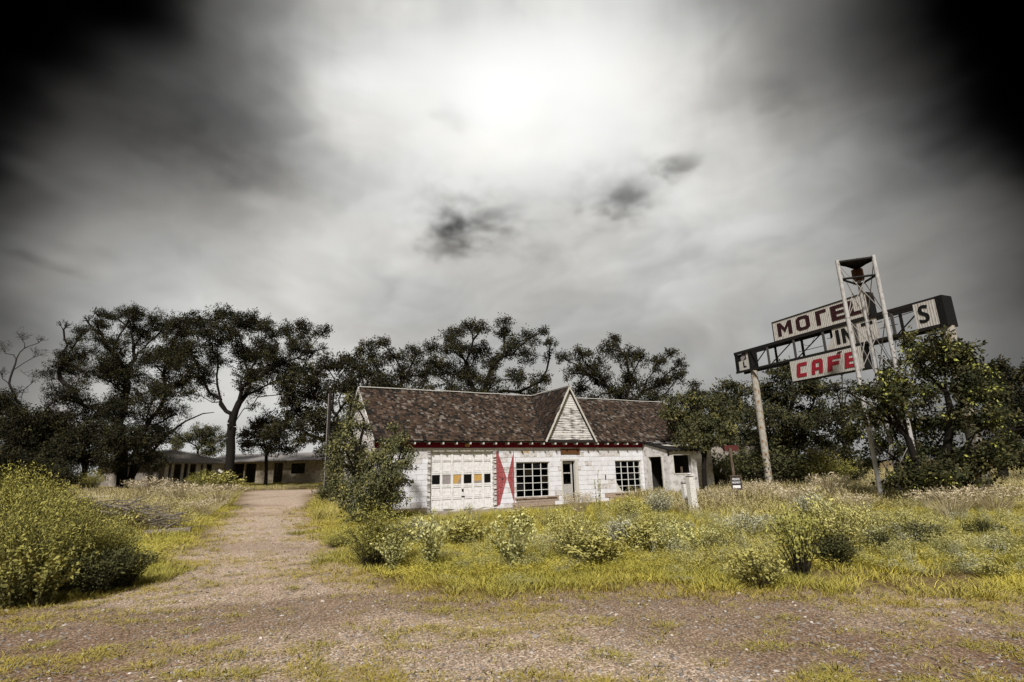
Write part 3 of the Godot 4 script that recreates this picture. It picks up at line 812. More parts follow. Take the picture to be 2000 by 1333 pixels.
func motel_sign() -> void:
	rng.seed = 21
	var s := thing("motel_sign", "long derelict roadside sign on two posts, open black frame with MOTEL and CAFE panels", "sign", Vector3(13.43, 0, -28.5), deg_to_rad(-68.53))
	for q in [[0.0, 0.19, 6.78], [9.72, 0.24, 6.78]]:
		var b := MB.new()
		b.tube(Vector3(q[0], -0.1, -0.3), Vector3(q[0], q[2], -0.3), q[1], q[1] * 0.94, 20)
		obj("post", b, M.rust_pole, s)
	for q in [[7.86, 8.02, 0.0], [6.77, 6.89, 0.0], [7.86, 8.02, -0.6], [6.77, 6.89, -0.6]]:
		var b := MB.new()
		b.box(Vector3(-1.02, q[0], q[2] - 0.07), Vector3(9.7, q[1], q[2]))
		obj("frame_rail", b, M.dark_steel, s)
	for x in [1.35, 3.02, 4.68, 6.3, 7.92]:
		for z in [-0.01, -0.6]:
			var b := MB.new()
			b.box(Vector3(x - 0.055, 6.885, z - 0.06), Vector3(x + 0.055, 7.865, z - 0.002))
			obj("frame_upright", b, M.grey_steel if z > -0.3 else M.dark_steel, s)
	for q in [[0.12, 1.30], [1.41, 2.97], [3.08, 4.63], [7.98, 8.92]]:
		var b := MB.new()
		var yy := 7.86 if q[0] < 7 else 7.62
		b.beam(Vector3(q[0], 6.90, -0.12), Vector3(q[1], yy, -0.12), 0.04, 0.045)
		obj("frame_brace", b, M.dark_steel, s)
	for q in [[4.74, 7.82, 5.3, 7.62], [3.08, 7.2, 4.62, 7.2], [4.74, 7.5, 5.3, 7.5], [7.2, 7.62, 8.9, 7.72], [7.2, 7.35, 8.0, 7.35]]:
		var b := MB.new()
		b.beam(Vector3(q[0], q[1], -0.2), Vector3(q[2], q[3], -0.2), 0.025, 0.025)
		obj("conduit", b, M.dark_steel, s)
	for q in [[3.3, 7.86, 4.3, 7.86, 0.5], [7.3, 6.8, 7.9, 6.85, 0.9], [0.6, 6.8, 1.5, 6.8, 0.35]]:
		var b := MB.new()
		var p0 := Vector3(q[0], q[1], -0.05)
		for k in range(1, 9):
			var t := k / 8.0
			var p1 := Vector3(lerpf(q[0], q[2], t), lerpf(q[1], q[3], t) - q[4] * 4.0 * t * (1.0 - t), -0.05)
			b.tube(p0, p1, 0.010, 0.010, 5)
			p0 = p1
		obj("loose_cable", b, M.dark_steel, s)
	# left end: a black box with a torn white remnant
	var lb := MB.new()
	lb.box(Vector3(-1.02, 6.895, -0.6), Vector3(0.10, 7.855, -0.10))
	var le := obj("end_box", lb, M.sign_black, s)
	for q in [[-1.0, -0.82], [0.02, 0.12]]:
		var b := MB.new()
		b.box(Vector3(q[0], 6.895, -0.1), Vector3(q[1], 7.855, -0.02))
		obj("edge_trim", b, M.sign_black, le)
	var torn := MB.new()
	torn.poly(V([-0.79, 6.9, 0.02, 6.9, 0.02, 7.3, -0.02, 7.42, -0.07, 7.55, -0.07, 7.855, -0.21, 7.855, -0.21, 7.5, -0.36, 7.44, -0.5, 7.46, -0.79, 7.43]), -0.09, -0.07)
	obj("torn_panel", torn, M.sign_white, le)
	put_letter(le, "L", -0.47, -0.26, 7.04, 7.40, -0.068, M.sign_black)
	var old := MB.new()
	old.poly(V([-0.62, 7.47, -0.4, 7.5, -0.32, 7.6, -0.3, 7.8, -0.5, 7.78, -0.62, 7.7]), -0.097, -0.09)
	obj("torn_panel", old, M.grey_pane, le)
	# IN . T
	var ip := obj("sign_panel", corrugated(5.16, 7.28, 6.892, 7.855, -0.04), M.sign_white, s)
	var ip2 := MB.new()
	ip2.poly(V([4.74, 6.892, 5.16, 6.892, 5.16, 7.5, 4.95, 7.3]), -0.06, -0.05)
	obj("torn_panel", ip2, M.sign_white, ip)
	put_letter(ip, "I", 5.32, 5.49, 7.06, 7.75, -0.036, M.sign_black)
	put_letter(ip, "N", 5.62, 6.14, 7.06, 7.75, -0.036, M.sign_black)
	put_letter(ip, "t", 6.58, 7.10, 7.06, 7.75, -0.036, M.sign_black)
	# S panel and the right end box
	var sp := obj("sign_panel", corrugated(8.83, 9.66, 6.892, 7.93, 0.01, 0.1), M.sign_white, s)
	var tm := TextMesh.new()
	var sfn := SystemFont.new()
	sfn.font_names = PackedStringArray(["Droid Sans"]); sfn.font_weight = 700
	tm.font = sfn; tm.text = "S"; tm.font_size = 64; tm.pixel_size = 0.0152; tm.depth = 0.012
	var so := obj("letter", tm, M.sign_black, sp)
	so.position = Vector3(9.18, 7.43, 0.018); so.scale = Vector3(0.92, 1, 1)
	var rb := MB.new()
	rb.box(Vector3(9.67, 6.76, -0.62), Vector3(9.92, 8.02, 0.02)); rb.box(Vector3(8.83, 6.895, -0.60), Vector3(9.67, 7.855, -0.08))
	obj("end_box", rb, M.sign_black, s)
	# MOTEL box
	var mb := MB.new()
	mb.box(Vector3(1.94, 8.024, -0.42), Vector3(7.08, 9.05, -0.045)); mb.box(Vector3(7.08, 8.024, -0.42), Vector3(7.13, 9.06, 0.03)); mb.box(Vector3(1.92, 9.05, -0.42), Vector3(7.13, 9.085, 0.03)); mb.box(Vector3(1.91, 8.024, -0.42), Vector3(1.94, 9.05, 0.03))
	var mo := obj("motel_box", mb, M.sign_black, s)
	var mp := obj("sign_panel", corrugated(1.945, 7.07, 8.03, 9.045, 0.0), M.sign_white, mo)
	for q in [["M", 2.22, 3.10], ["O", 3.36, 4.14], ["T", 4.44, 5.06], ["E", 5.30, 6.02], ["L", 6.16, 6.80]]:
		put_letter(mo, q[0], q[1], q[2], 8.20, 8.92, 0.004, M.sign_maroon)
	# CAFE box
	var cb := MB.new()
	cb.box(Vector3(2.63, 5.72, -0.40), Vector3(6.44, 6.76, -0.045)); cb.box(Vector3(6.44, 5.71, -0.42), Vector3(6.49, 6.76, 0.03)); cb.box(Vector3(2.62, 5.69, -0.42), Vector3(6.49, 5.72, 0.03))
	var co := obj("cafe_box", cb, M.sign_black, s)
	obj("sign_panel", corrugated(2.635, 6.43, 5.725, 6.755, 0.0), M.sign_white, co)
	for q in [["C", 2.92, 3.50], ["A", 3.78, 4.38], ["F", 4.64, 5.30], ["E", 5.50, 6.08]]:
		put_letter(co, q[0], q[1], q[2], 5.87, 6.58, 0.004, M.sign_red, 0.12)
	var acc := MB.new()
	acc.poly(V([5.22, 6.62, 5.42, 6.62, 5.52, 6.71, 5.30, 6.71]), 0.004, 0.016)
	obj("accent_mark", acc, M.sign_maroon, co)

func lattice_tower() -> void:
	rng.seed = 22
	var at := Vector3(14.17, 0, -19.57)
	var t := thing("lattice_tower", "tall peeling white three legged steel tower with crossed rods beside the motel sign", "tower", at)
	var legs := [Vector3(13.35, 0, -19.5) - at, Vector3(14.52, 0, -19.05) - at, Vector3(14.62, 0, -20.25) - at]
	var top := 9.66
	for i in 3:
		var b := MB.new()
		var p: Vector3 = legs[i]
		b.tube(p + Vector3(0, -0.1, 0), p + Vector3(0, top, 0), 0.078, 0.074, 14, Color.WHITE, true)
		for y in [2.4, 4.8, 7.2]:
			b.tube(p + Vector3(0, y, 0), p + Vector3(0, y + 0.07, 0), 0.088, 0.088, 14, Color.WHITE, true)
		obj("leg", b, M.tower_paint, t)
	for i in 3:
		var a: Vector3 = legs[i]; var c: Vector3 = legs[(i + 1) % 3]
		for y in [top - 0.09, top - 0.82]:
			var b := MB.new()
			b.tube(a + Vector3(0, y, 0), c + Vector3(0, y, 0), 0.06 if y > 9.2 else 0.045, 0.06 if y > 9.2 else 0.045, 10)
			obj("crossbar", b, M.dark_steel, t)
		for y in [0.3, 2.45, 4.85, 7.2]:
			var h := 2.3 if y > 0.5 else 2.1
			for k in 2:
				var b := MB.new()
				var lo := a if k == 0 else c; var hi := c if k == 0 else a
				b.tube(lo + Vector3(0, y, 0), hi + Vector3(0, y + h, 0), 0.016, 0.016, 6)
				obj("brace_rod", b, M.rod, t)
	# the motor drum hangs under the top plate
	var pl := MB.new()
	pl.poly(V([legs[0].x, -legs[0].z, legs[1].x, -legs[1].z, legs[2].x, -legs[2].z]), 0, 0.02)
	for i in 6:
		pl.beam(Vector3(legs[i % 3].x, -legs[i % 3].z, -0.06), Vector3(legs[2].x * 0.5, -legs[2].z * 0.5, -0.06), 0.06, 0.03)
	var po := obj("top_plate", pl, M.dark_steel, t)
	po.position = Vector3(0, top - 0.12, 0); po.rotation.x = -PI / 2
	var dr := MB.new()
	var dp: Vector3 = legs[2] * 0.93
	dr.tube(dp + Vector3(0, top - 0.62, 0), dp + Vector3(0, top - 0.16, 0), 0.21, 0.21, 20, Color.WHITE, true)
	obj("motor_drum", dr, M.rust, t)
	var cr := MB.new()
	cr.box(Vector3(0, top + 0.02, 0.0), Vector3(0.10, top + 0.09, 0.05)); cr.beam(Vector3(0.1, top + 0.06, 0.02), Vector3(0.22, top + 0.05, 0.03), 0.02, 0.02)
	cr.tube(Vector3(0.05, top - 0.12, 0.02), Vector3(0.05, top + 0.04, 0.02), 0.012, 0.012, 6)
	obj("bracket", cr, M.dark_steel, t)

# ---------------------------------------------------------------- small things about the yard
func yard_things() -> void:
	rng.seed = 23
	# two peeling posts
	for q in [[5.93, -18.5, 1.16, 0.075, "shorter peeling white wooden post beside the shed", 0.05], [5.815, -17.5, 1.42, 0.105, "taller thicker peeling white wooden post propped by a brace", 0.03]]:
		var p := thing("wooden_post", q[4], "post", Vector3(q[0], 0, q[1]), 0.3, "peeling white posts by the shed")
		var b := MB.new()
		b.box(Vector3(-q[3], -0.1, -q[3]), Vector3(q[3], q[2] - 0.12, q[3]))
		var o := obj("shaft", b, M.peeling, p)
		o.rotation.z = q[5]
		var c := MB.new()
		c.poly(V([-q[3] * 0.97, q[2] - 0.125, q[3] * 0.97, q[2] - 0.125, q[3] * 0.9, q[2] - 0.02, q[3] * 0.3, q[2], -q[3] * 0.2, q[2] - 0.05, -q[3] * 0.9, q[2] - 0.03]), -q[3] * 0.95, q[3] * 0.95)
		var co := obj("rotten_top", c, M.very_peeling, p)
		co.rotation.z = q[5]
		if q[2] > 1.3:
			var s := MB.new()
			s.beam(Vector3(0.1, 0.50, 0.02), Vector3(0.36, -0.02, 0.1), 0.05, 0.05)
			obj("brace", s, M.peeling, p)
	# notice post
	var n := thing("notice_post", "grey leaning post with a small red board and a black private property notice", "sign post", Vector3(8.11, 0, -19.5))
	var b := MB.new()
	b.box(Vector3(-0.042, -0.1, -0.042), Vector3(0.042, 2.26, 0.042))
	var po := obj("post", b, M.weathered_wood, n)
	po.rotation.z = 0.03
	var rb := MB.new()
	rb.box(Vector3(-0.24, 2.15, -0.075), Vector3(0.28, 2.36, -0.045))
	obj("red_board", rb, M.board_red, n)
	var fr := MB.new()
	for q in [[-0.2, 0.2, 1.235, 1.275], [-0.2, 0.2, 0.735, 0.775], [-0.2, -0.165, 0.775, 1.235], [0.165, 0.2, 0.775, 1.235]]:
		fr.box(Vector3(q[0], q[2], 0.045), Vector3(q[1], q[3], 0.075))
	var no := obj("notice", fr, M.weathered_wood, n)
	var pl := MB.new()
	pl.box(Vector3(-0.165, 0.775, 0.046), Vector3(0.165, 1.235, 0.058))
	obj("notice_board", pl, M.notice_black, no)
	var fnt := SystemFont.new()
	fnt.font_names = PackedStringArray(["Droid Sans"]); fnt.font_weight = 700
	for q in [["PRIVATE", 1.135, 0.0014], ["PROPERTY", 1.015, 0.00122]]:
		var tm := TextMesh.new()
		tm.font = fnt; tm.text = q[0]; tm.font_size = 64; tm.pixel_size = q[2]; tm.depth = 0.004
		var o := obj("lettering", tm, M.notice_white, no)
		o.position = Vector3(0, q[1], 0.062)
		o.scale = Vector3(0.78, 1.25, 1)
	var wl := MB.new()
	wl.box(Vector3(-0.14, 0.82, 0.058), Vector3(0.14, 0.92, 0.062))
	obj("blank_line", wl, M.notice_white, no)
	no.rotation.z = 0.0
	no.position = Vector3(0.0, 0, 0)
	# telephone pole
	var tp := thing("telephone_pole", "tall brown wooden pole with a grey conduit beside the drive", "pole", Vector3(-11.05, 0.14, -31.0))
	var tb := MB.new()
	tb.tube(Vector3(0, -0.2, 0), Vector3(-0.12, 6.4, 0), 0.10, 0.075, 12, Color.WHITE, true)
	obj("pole", tb, M.bare_bark, tp)
	var tc := MB.new()
	tc.tube(Vector3(-0.11, 0.0, 0.07), Vector3(-0.2, 6.2, 0.07), 0.03, 0.03, 8, Color.WHITE, true)
	obj("conduit", tc, M.tin_roof, tp)
	# board on the big tree
	var bd := thing("painted_board", "small white board nailed aslant to the big forked tree trunk", "board", Vector3(-24.25, 1.9, -43.4), 0.2)
	var bb := MB.new()
	bb.box(Vector3(-0.28, -0.09, -0.01), Vector3(0.28, 0.09, 0.015))
	var bo := obj("board", bb, M.torn_sheet, bd)
	bo.rotation.z = -0.62
	# pale slab in the dry grass, rusty ledge
	var sl := thing("concrete_block", "long low pale concrete block lying in the dry grass at left", "concrete block", Vector3(-24.9, 0.14, -31.4), -0.15)
	var sb := MB.new()
	sb.box(Vector3(-1.45, 0.0, -0.25), Vector3(1.4, 0.42, 0.25))
	obj("slab", sb, M.concrete, sl)
	var sb2 := MB.new()
	sb2.box(Vector3(-1.5, 0.42, -0.28), Vector3(1.3, 0.47, 0.28))
	obj("capping", sb2, M.stucco, sl)
	var lg := thing("plank_ledge", "low rusty plank ledge on stub posts in the tall grass before the leafy tree", "ledge", Vector3(14.25, 0, -21.6), -0.2)
	for k in 3:
		var p := MB.new()
		p.box(Vector3(-0.62 + R(-0.05, 0.05), 0.42 + k * 0.004, -0.3 + k * 0.2), Vector3(0.62 + R(-0.1, 0.05), 0.47 + k * 0.004, -0.12 + k * 0.2))
		obj("plank", p, M.rust, lg)
	for x in [-0.5, 0.5]:
		var p := MB.new()
		p.box(Vector3(x - 0.05, -0.1, -0.2), Vector3(x + 0.05, 0.42, 0.2))
		obj("leg", p, M.weathered_wood, lg)
	# brush pile
	var bp := thing("brush_pile", "grey pile of dead branches beside the drive", "brush pile", Vector3(-11.9, 0, -15.9), 0.3)
	for k in 110:
		var m := MB.new()
		var a := R(-0.55, 0.55); var x := R(-1.5, 1.5); var hmax := 1.0 * (1.0 - pow(absf(x) / 1.9, 2.0))
		var L := R(0.7, 1.9); var r := R(0.010, 0.026)
		var p := Vector3(x, hmax * sqrt(rng.randf()) * 0.95 + 0.03, R(-0.6, 0.6))
		var dr := Vector3(cos(a) * (1 if rng.randf() < 0.5 else -1), R(-0.4, 0.4), sin(a)).normalized()
		var p0 := p - dr * L / 2
		for s in 4:
			var p1 := p0 + (dr + rdir() * 0.28).normalized() * L / 4
			p1.y = maxf(p1.y, 0.02)
			m.tube(p0, p1, r * (1.0 - s * 0.2), r * (0.8 - s * 0.2), 5)
			if rng.randf() < 0.5:
				m.tube(p1, p1 + (dr + rdir() * 0.9).normalized() * R(0.15, 0.4), r * 0.5, r * 0.2, 4)
			p0 = p1
		obj("branch", m, M.dead_branch, bp)
	var lo := thing("log", "weathered split log at the right end of the brush pile", "log", Vector3(-10.2, 0.09, -15.75), 0.25)
	var lm := MB.new()
	lm.tube(Vector3(-0.6, 0, 0), Vector3(0.1, 0.02, 0.02), 0.085, 0.095, 9, Color.WHITE, true)
	lm.tube(Vector3(0.1, 0.02, 0.02), Vector3(0.62, 0.04, -0.02), 0.095, 0.08, 9, Color.WHITE, true)
	obj("trunk", lm, M.dead_branch, lo)
	var lm2 := MB.new()
	lm2.tube(Vector3(-0.1, 0.08, 0), Vector3(0.3, 0.3, 0.15), 0.04, 0.02, 6, Color.WHITE, true)
	obj("stub", lm2, M.dead_branch, lo)
	# fallen limb leaning out of the left tree
	var fl := thing("fallen_limb", "long bare limb leaning from the ground towards the big forked tree", "branch", Vector3(-36.6, 0.5, -51.0))
	var fm := MB.new()
	var pts := [Vector3(0, 2.3, 0), Vector3(1.6, 3.8, 0.4), Vector3(3.0, 5.2, 0.8), Vector3(4.6, 6.3, 1.0), Vector3(6.2, 7.0, 1.0), Vector3(7.3, 7.1, 1.0)]
	for i in 5:
		fm.tube(pts[i], pts[i + 1], 0.17 - i * 0.028, 0.142 - i * 0.028, 8)
	fm.tube(Vector3(-1.2, -0.3, -0.3), pts[0], 0.2, 0.17, 8)
	obj("limb", fm, M.bark, fl)

# ---------------------------------------------------------------- the ruined motel behind
func motel_blocks() -> void:
	rng.seed = 24
	var r := thing("motel_wing", "long low ruined motel wing with cream walls, empty doorways and a flat grey roof", "building", Vector3(-30.37, 0.6, -58.49), -0.134)
	var holes := [[-1.4, 0.2, 0, 2.2], [0.35, 1.65, 0, 2.2], [3.8, 4.85, 0, 2.2], [5.85, 7.45, 1.0, 2.1], [10.2, 11.2, 0, 2.2], [12.4, 13.8, 1.0, 2.1]]
	var x := -4.0
	for q in holes:
		var w := MB.new()
		w.box(Vector3(x, -0.4, -0.2), Vector3(q[0], 2.5, 0))
		obj("wall", w, M.cream_stucco, r)
		w = MB.new()
		w.box(Vector3(q[0], q[3], -0.2), Vector3(q[1], 2.5, 0))
		if q[2] > 0:
			w.box(Vector3(q[0], -0.4, -0.2), Vector3(q[1], q[2], 0))
		obj("wall", w, M.cream_stucco, r)
		x = q[1]
		if q[2] > 0:
			var f := MB.new()
			for e in [[q[0], q[0] + 0.06, q[2], q[3]], [q[1] - 0.06, q[1], q[2], q[3]], [q[0], q[1], q[3] - 0.06, q[3]], [q[0], q[1], q[2], q[2] + 0.06], [q[0] + 0.75, q[0] + 0.8, q[2], q[3]]]:
				f.box(Vector3(e[0], e[2], -0.14), Vector3(e[1], e[3], -0.06))
			var wo := obj("window", f, M.dark_steel, r)
			for k in 2:
				var p := MB.new()
				p.box(Vector3(q[0] + 0.62, 1.55 + k * 0.2, -0.12), Vector3(q[0] + 1.1, 1.72 + k * 0.2, -0.115))
				obj("pane", p, M.dusty_glass, wo)
	var w2 := MB.new()
	w2.box(Vector3(x, -0.4, -0.2), Vector3(20, 2.5, 0))
	obj("wall", w2, M.cream_stucco, r)
	for k in [2.2, 2.55]:
		var c := MB.new()
		c.box(Vector3(k, 0, 0), Vector3(k + 0.03, 2.4, 0.02))
		obj("crack_strip", c, M.old_stucco, r)
	var bk := MB.new()
	bk.box(Vector3(-4, -0.4, -6.2), Vector3(20, 2.5, -6.0)); bk.box(Vector3(-4, -0.4, -6.0), Vector3(-3.8, 2.5, -0.2)); bk.box(Vector3(19.8, -0.4, -6.0), Vector3(20, 2.5, -0.2))
	obj("back_wall", bk, M.old_stucco, r)
	for k in 10:
		var s := MB.new()
		var x0 := -4.6 + k * 2.5; var lift := R(0, 0.03)
		s.quad(Vector3(x0, 2.42 + lift, 1.0), Vector3(x0 + 2.49, 2.42 + lift, 1.0), Vector3(x0 + 2.49, 3.35 + lift, -3.2), Vector3(x0, 3.35 + lift, -3.2))
		s.quad(Vector3(x0, 2.34 + lift, 1.0), Vector3(x0 + 2.49, 2.34 + lift, 1.0), Vector3(x0 + 2.49, 2.42 + lift, 1.0), Vector3(x0, 2.42 + lift, 1.0))
		s.quad(Vector3(x0, 3.35 + lift, -3.2), Vector3(x0 + 2.49, 3.35 + lift, -3.2), Vector3(x0 + 2.49, 2.4, -6.8), Vector3(x0, 2.4, -6.8))
		s.quad(Vector3(x0, 2.34, 1.0), Vector3(x0, 2.34, -6.5), Vector3(x0 + 2.49, 2.34, -6.5), Vector3(x0 + 2.49, 2.34, 1.0))
		obj("roof_sheet", s, M.tin_roof, r)
	# left wing with hipped roof and a row of pale piers
	var l := thing("motel_wing", "ruined motel wing with a sagging hipped shingle roof and white piers between dark openings", "building", Vector3(-35.05, 0.5, -53.16), 1.0602)
	for q in [[-0.42, -0.02, 0, 2.5], [0.22, 0.48, 0, 2.5], [1.2, 1.46, 0, 2.5], [1.88, 2.05, 0, 2.5], [2.69, 3.17, 0, 2.5], [3.44, 3.77, 0, 2.5], [4.38, 5.75, 0, 2.5], [0.48, 1.2, 0, 0.62], [2.05, 2.69, 0, 0.62], [3.77, 4.38, 0, 0.62]]:
		var p := MB.new()
		p.box(Vector3(q[0], -0.4, -0.22), Vector3(q[1], q[3], 0))
		obj("pier" if q[3] > 1 else "wall", p, M.stucco, l)
	for q in [[0.48, 1.2], [2.05, 2.69], [3.77, 4.38]]:
		var f := MB.new()
		for e in [[q[0], q[0] + 0.06, 0.62, 2.3], [q[1] - 0.06, q[1], 0.62, 2.3], [q[0], q[1], 2.2, 2.3], [q[0], q[1], 0.62, 0.68]]:
			f.box(Vector3(e[0], e[2], -0.16), Vector3(e[1], e[3], -0.1))
		obj("window", f, M.grey_steel, l)
	var lin := MB.new()
	lin.box(Vector3(-0.6, 2.3, -0.22), Vector3(5.75, 2.55, -0.002))
	obj("lintel", lin, M.old_stucco, l)
	var inn := MB.new()
	inn.box(Vector3(-0.4, -0.4, -4.0), Vector3(5.75, 2.5, -3.8)); inn.box(Vector3(5.55, -0.4, -3.8), Vector3(5.75, 2.5, -0.22))
	obj("back_wall", inn, M.old_stucco, l)
	# the wall that runs on to the left behind the trees, facing the road
	var lw := MB.new()
	lw.box(Vector3(-0.6, -0.5, -13.5), Vector3(-0.4, 2.5, -0.22))
	obj("road_wall", lw, M.old_stucco, l)
	# hipped roof: eaves, two hips, ridge to the left
	var rf := MB.new()
	var y0 := 2.5; var y1 := 3.85
	var e := [Vector3(-1.5, y0, 0.75), Vector3(6.3, y0 - 0.12, 0.75), Vector3(6.3, y0, -14.0), Vector3(-1.5, y0, -14.0)]
	var r0 := Vector3(1.6, y1, -2.6); var r1 := Vector3(2.4, y1, -13.0)
	rf.tri(e[0], e[1], r0); rf.quad(e[1], e[2], r1, r0); rf.quad(e[3], e[0], r0, r1); rf.tri(e[2], e[3], r1)
	for k in 4:
		var a: Vector3 = e[k]; var b: Vector3 = e[(k + 1) % 4]
		rf.quad(a - Vector3(0, 0.12, 0), b - Vector3(0, 0.12, 0), b, a)
	rf.quad(e[0] - Vector3(0, 0.12, 0), e[3] - Vector3(0, 0.12, 0), e[2] - Vector3(0, 0.12, 0), e[1] - Vector3(0, 0.12, 0))
	var ro := obj("roof", rf, M.old_roof, l)
	shingle_old(ro, e[0], e[1], r0)
	shingle_old(ro, e[3], e[0], r0)
	for q in [[e[1], r0], [r0, r1]]:
		var b := MB.new()
		b.beam(q[0] + Vector3(0, 0.05, 0), q[1] + Vector3(0, 0.07, 0), 0.2, 0.06)
		obj("hip_board", b, M.torn_sheet, ro)
	# a third ruin deep in the trees on the right
	var z := thing("ruined_hut", "grey roofless stucco ruin half hidden in the trees behind the shed", "building", Vector3(11.4, 0.15, -33.0), 0.1)
	for q in [[0.0, 2.0, -0.3, 2.6], [2.0, 2.9, 2.05, 2.6], [2.9, 4.1, -0.3, 2.6], [4.1, 5.2, -0.3, 0.9], [4.1, 5.2, 2.1, 2.6], [5.2, 6.6, -0.3, 2.6]]:
		var b := MB.new()
		b.box(Vector3(q[0], q[2], -0.25), Vector3(q[1], q[3], 0))
		obj("wall", b, M.old_stucco, z)
	var bw := MB.new()
	bw.box(Vector3(0, -0.3, -4.2), Vector3(6.6, 2.6, -4.0)); bw.box(Vector3(-0.2, -0.3, -4.2), Vector3(0, 2.6, 0)); bw.box(Vector3(6.6, -0.3, -4.2), Vector3(6.8, 2.6, 0))
	obj("back_wall", bw, M.old_stucco, z)
	for k in 5:
		var b := MB.new()
		b.beam(Vector3(0.4 + k * 1.45, 2.66, 0.3), Vector3(0.4 + k * 1.45, 2.66 + R(-0.1, 0.1), -4.4), 0.09, 0.14)
		obj("roof_beam", b, M.weathered_wood, z)

func shingle_old(parent: Node, a: Vector3, b: Vector3, top: Vector3) -> void:
	# worn grey strips over the slope
	var mid := a.lerp(b, clampf((top - a).dot(b - a) / (b - a).length_squared(), 0.0, 1.0))
	var nor := (b - a).cross(top - a).normalized()
	if nor.y < 0:
		nor = -nor
	for k in 16:
		var t := k / 16.0
		var p := a.lerp(top, t) + nor * 0.02; var q := b.lerp(top, t) + nor * 0.02
		var m := MB.new()
		var p2 := a.lerp(top, t + 0.06) + nor * 0.008; var q2 := b.lerp(top, t + 0.06) + nor * 0.008
		m.quad(p, q, q2, p2)
		m.quad(p - nor * 0.02, q - nor * 0.02, q, p)
		obj("shingle_course", m, M.old_roof, parent)

# ---------------------------------------------------------------- trees
func leaf_sprays() -> void:
	rng.seed = 61
	for k in 4:
		var v := PackedVector3Array(); var n := PackedVector3Array()
		for i in 10:
			var p := rdir() * R(0.06, 0.32)
			p.y *= 0.7
			var d := (p.normalized() * 0.8 + rdir() * 0.7 + Vector3(0, -0.25, 0)).normalized()
			var s := d.cross(rdir()).normalized()
			var l := R(0.12, 0.21); var w := l * R(0.20, 0.28)
			var m := p + d * l * 0.45
			var t := p + d * l
			var nor := d.cross(s).normalized()
			if nor.y < 0:
				nor = -nor
			if (m + s * w - p).cross(t - p).dot(nor) > 0:
				s = -s
			for q in [p, m + s * w, t, p, t, m - s * w]:
				v.append(q); n.append(nor)
		spray_v.append(v); spray_n.append(n)

